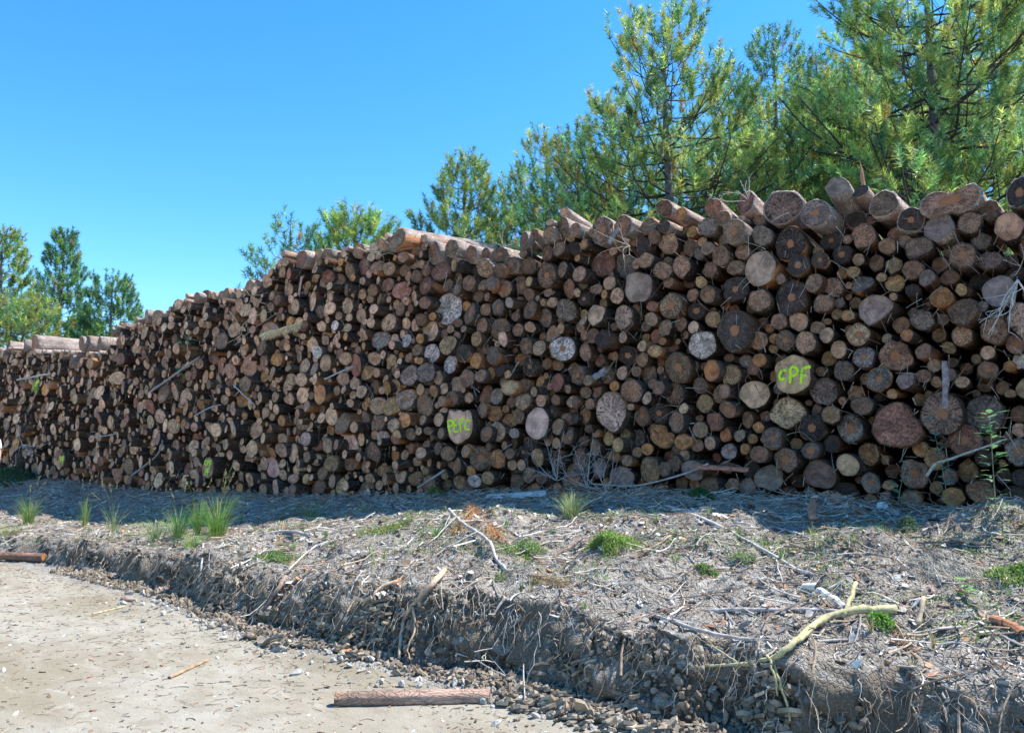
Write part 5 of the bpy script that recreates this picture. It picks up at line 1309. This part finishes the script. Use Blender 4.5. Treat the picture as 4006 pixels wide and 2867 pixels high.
clump('dull green bush in the shade at the far left foot of the stack', 15, 1065, 1.0, .5, .35, 3000, .05, [(.06, .12, .05), (.09, .16, .07)], 12)
def cover_area(name, label, N, fx, seed, cols=GC):
    g = np.random.default_rng(seed); x, y = fx(g, N)
    keep = fbm(x * 1.5, y * 1.5, 31, 3) > .12; x, y = x[keep], y[keep]; n = len(x)
    P = np.stack([x, y, ground(x, -y) + g.uniform(0, .025, n)], -1); d = unitv(g.normal(0, .6, (n, 3)) + np.array([0, 0, .6])); s = unitv(np.cross(d, g.normal(0, 1, (n, 3))))
    L = .020 * g.uniform(.5, 1.4, (n, 1))
    V = np.stack([P, P + d * L * .5 + s * L * .25, P + d * L, P + d * L * .5 - s * L * .25], 1).reshape(-1, 3)
    mb = MB(); mb.add(V, np.arange(4 * n).reshape(-1, 4), np.repeat(pick(g, cols, n, .3), 4, 0)); tag(mb.build(name, M_LEAF), label, 'ground cover', kind='stuff')
def cov(g, N):
    s = .5 - 15 * g.uniform(0, 1, N) ** 1.2
    return s, -(g.uniform(.9, 3.9, N))
cover_area('ground_cover', 'scattered low green weeds growing through the litter', 60000, cov, 71)

def sapling(label, x, y, h, nl, leaf, colr, seed, lean=(0, 0)):
    g = np.random.default_rng(seed); c = gp(x, y); c[2] = gz(c[0], c[1]); root = empty('sapling', tuple(c)); tag(root, label, 'plant')
    st, lf = MB(), MB()
    P = spline([(0, 0, -.02), (lean[0] * .4, lean[1] * .4, h * .5), (lean[0], lean[1], h)], 6)
    tube(st, P, np.linspace(.006, .002, len(P)), 5, (.34, .34, .20, 1))
    for k in range(nl):
        t = g.uniform(.12, 1) if k > 2 else 1; p = np.array([np.interp(t * (len(P) - 1), np.arange(len(P)), P[:, i]) for i in range(3)])
        az = k * 2.4; d = unitv(np.array([math.cos(az), math.sin(az), g.uniform(.1, .7)])); p2 = p + d * leaf * .3
        s = unitv(np.cross(d, [0, 0, 1.0])); L = leaf * g.uniform(.7, 1.2); dr = np.array([0, 0, -L * .18])
        V = [p2, p2 + d * L * .35 + s * L * .26, p2 + d * L * .75 + s * L * .2 + dr * .5, p2 + d * L + dr, p2 + d * L * .75 - s * L * .2 + dr * .5, p2 + d * L * .35 - s * L * .26]
        lf.add(V, np.array([[0, 1, 2, 3, 4, 5]]), (*[cc * g.uniform(.8, 1.25) for cc in colr], 1))
    st.build('stem', M_LEAF, root, True); lf.build('leaves', M_LEAF, root)
sapling('leafy green sapling standing in front of the lowest logs at right', 2208, 1150, .80, 60, .10, (.14, .28, .13), 1)
sapling('broadleaf shoot with rounded grey-green leaves leaning on the low logs', 1985, 1105, .50, 26, .11, (.34, .42, .26), 2, (.12, -.02))
sapling('tangled grey-green trailing plant before the reddish star-hearted log', 2105, 1125, .95, 70, .095, (.28, .38, .30), 3, (-.12, .0))
sapling('small leafy weed below the soil mound at right', 2140, 1335, .12, 14, .06, (.22, .40, .12), 4)
sapling('tiny leafy sprig poking from a log end left of centre', 1150, 1105, .20, 8, .06, (.12, .34, .12), 5)

# clod of turf with dead roots
def rootball():
    c = gp(2120, 1262); g = np.random.default_rng(5); n = 1500
    az = g.uniform(0, 6.3, n); rr = .28 * np.sqrt(g.uniform(0, 1, n))
    x = c[0] + np.cos(az) * rr; y = c[1] + np.sin(az) * rr * .8; z = ground(x, -y)
    m = 5; u = np.linspace(0, 1, m); L = g.uniform(.05, .18, n); az2 = g.normal(-1.3, .8, n)
    X = x[:, None] + np.cos(az2)[:, None] * u * L[:, None] * .7 + g.normal(0, .006, (n, m)); Y = y[:, None] + np.sin(az2)[:, None] * u * L[:, None] * .7
    Z = np.maximum(z[:, None] + .03 * np.sin(u * 3) + .012 - u ** 2 * L[:, None] * .6, ground(X, -Y) + .004)
    mb = MB(); batch_tubes(mb, np.stack([X, Y, Z], -1), g.uniform(.0012, .003, n)[:, None] * np.linspace(1, .4, m)[None], 3, pick(g, [(.44, .40, .34), (.36, .31, .24), (.50, .46, .38)], n))
    tag(mb.build('root_mat', M_TWIG), 'clod matted with dead grey roots on the mound at right', 'roots', kind='stuff')
rootball()

def thin_grass():
    g = np.random.default_rng(91); mb = MB()
    N = 420
    s = .8 - 17 * g.uniform(0, 1, N) ** 1.1; q = np.interp(s, S_C, Q_C) * g.uniform(.35, .98, N)
    keep = fbm(s * 1.1, q * 1.6, 8, 2) > -.02
    for x, qq in zip(s[keep], q[keep]):
        z = float(ground(np.array([x]), np.array([qq]))[0])
        c = [(.16, .30, .08), (.24, .32, .12), (.40, .36, .20), (.12, .26, .10)][g.integers(4)]
        blades(mb, (x, -qq, z - .005), int(g.integers(8, 34)), g.uniform(.04, .15), g.uniform(.03, .10), c, int(g.integers(1e6)), .0042)
    tag(mb.build('thin_grass', M_LEAF), 'thin wisps of half dry grass scattered over the bank', 'grass', kind='stuff')
thin_grass()

# ------------------------------------------------------------------ person at the far left, almost wholly outside the frame
def skinned(name, pts, edges, rad, mat, parent, sub=2):
    me = bpy.data.meshes.new(name); me.from_pydata(pts, edges, []); me.update()
    o = bpy.data.objects.new(name, me); col.objects.link(o); o.parent = parent
    m = o.modifiers.new('skin', 'SKIN'); m.use_smooth_shade = True
    if not me.skin_vertices: me.skin_vertices.new(name='')
    for v, r in zip(me.skin_vertices[0].data, rad):
        v.radius = (r, r) if not isinstance(r, tuple) else r
    me.skin_vertices[0].data[0].use_root = True
    s = o.modifiers.new('sub', 'SUBSURF'); s.levels = sub; s.render_levels = sub
    me.materials.append(mat)
    return o

def flat(name, c, rough=.7):
    m = NT(name, rough, .3); n = m.noise(m.n('ShaderNodeTexCoord').outputs['Object'], 40, 3)
    m.color(m.gain(c, m.ramp(n, .3, .7, .88, 1.1))); return m.m

def person():
    Yd = 18.3; d = ray(-42, 1768); t = Yd / d.dot(CF); b = EYEV + d * t
    root = empty('person', (b.x, b.y, gz(b.x, b.y)), (0, 0, YAW))
    tag(root, 'person in dark shorts with bare calves and blue-white shoes, cut by the left edge', 'person')
    sk, sh, dk, wh, hr = flat('skin', (.50, .30, .22)), flat('shirt_cloth', (.62, .62, .60)), flat('shorts_cloth', (.04, .06, .07)), flat('shoe_fabric', (.10, .22, .50)), flat('dark_hair', (.05, .035, .025))
    P = [(0, 0, .95), (0, 0, 1.15), (0, .01, 1.38), (0, .01, 1.48), (0, -.01, 1.58), (0, -.015, 1.68),            # spine, neck, head
         (.17, .01, 1.40), (.24, .0, 1.13), (.27, -.07, .90), (-.17, .01, 1.40), (-.23, .02, 1.13), (-.24, -.06, .90),
         (.10, 0, .90), (.19, -.03, .50), (.255, .02, .10), (.265, -.08, .05), (-.10, 0, .90), (-.12, -.02, .50), (-.13, .03, .10), (-.14, -.08, .05),
         (0, -.10, 1.60)]
    E = [(0, 1), (1, 2), (2, 3), (3, 4), (4, 5), (2, 6), (6, 7), (7, 8), (2, 9), (9, 10), (10, 11), (0, 12), (12, 13), (13, 14), (14, 15), (0, 16), (16, 17), (17, 18), (18, 19), (4, 20)]
    Rr = [(.15, .11), (.14, .10), (.15, .10), .055, .085, .075, .06, .042, .028, .06, .042, .028, .085, .056, .038, .033, .085, .056, .038, .033, .018]
    n = len(P); 
    for sx, hb in ((1, 8), (-1, 11)):                        # hands: palm, four fingers and a thumb
        x, y, z = P[hb]; w = len(P); P.append((x + .005 * sx, y - .03, z - .07)); E.append((hb, w)); Rr.append(.026)
        for k, (dx, L) in enumerate(((-.022, .062), (-.007, .072), (.008, .068), (.022, .052))):
            a_ = len(P); P.append((x + dx * .8, y - .045, z - .085 - L * .5)); E.append((w, a_)); Rr.append(.009)
            P.append((x + dx, y - .062, z - .085 - L)); E.append((a_, a_ + 1)); Rr.append(.007)
        a_ = len(P); P.append((x - .035 * sx, y - .05, z - .08)); E.append((w, a_)); Rr.append(.010)
        P.append((x - .045 * sx, y - .065, z - .11)); E.append((a_, a_ + 1)); Rr.append(.008)
    skinned('body', P, E, Rr, sk, root)
    skinned('shirt', [(0, 0, .92), (0, 0, 1.15), (0, .01, 1.38), (0, .01, 1.45), (.18, .01, 1.41), (.235, .0, 1.20), (-.18, .01, 1.41), (-.235, .02, 1.20)], [(0, 1), (1, 2), (2, 3), (2, 4), (4, 5), (2, 6), (6, 7)], [(.17, .13), (.16, .12), (.17, .12), .07, .075, .06, .075, .06], sh, root)
    skinned('shorts', [(0, 0, .96), (.10, 0, .86), (.165, -.02, .56), (-.10, 0, .86), (-.118, -.018, .56)], [(0, 1), (1, 2), (0, 3), (3, 4)], [(.16, .125), .105, .085, .105, .085], dk, root)
    skinned('hair', [(0, .03, 1.66), (0, .0, 1.72), (0, .05, 1.58)], [(0, 1), (0, 2)], [.085, .06, .06], hr, root)
    for x in (.26, -.135):
        skinned('shoe', [(x, .05, .05), (x, -.04, .045), (x + .008, -.14, .035)], [(0, 1), (1, 2)], [.042, .044, .036], wh, root)
    for x in (-.028, .028):
        m = MB(); th = np.linspace(0, 2 * math.pi, 9)[:-1]
        V = [(x + .011 * math.cos(a), -.088 - .004, 1.625 + .006 * math.sin(a)) for a in th] + [(x, -.100, 1.625)]
        m.add(V, np.array([[i, (i + 1) % 8, 8] for i in range(8)]), (.03, .02, .02, 1)); m.build('eye', hr, root)
    m = MB(); tube(m, [(-.024, -.088, 1.555), (0, -.096, 1.553), (.024, -.088, 1.555)], [.003, .006, .003], 6); m.build('mouth', flat('lip', (.42, .16, .14)), root)
person()
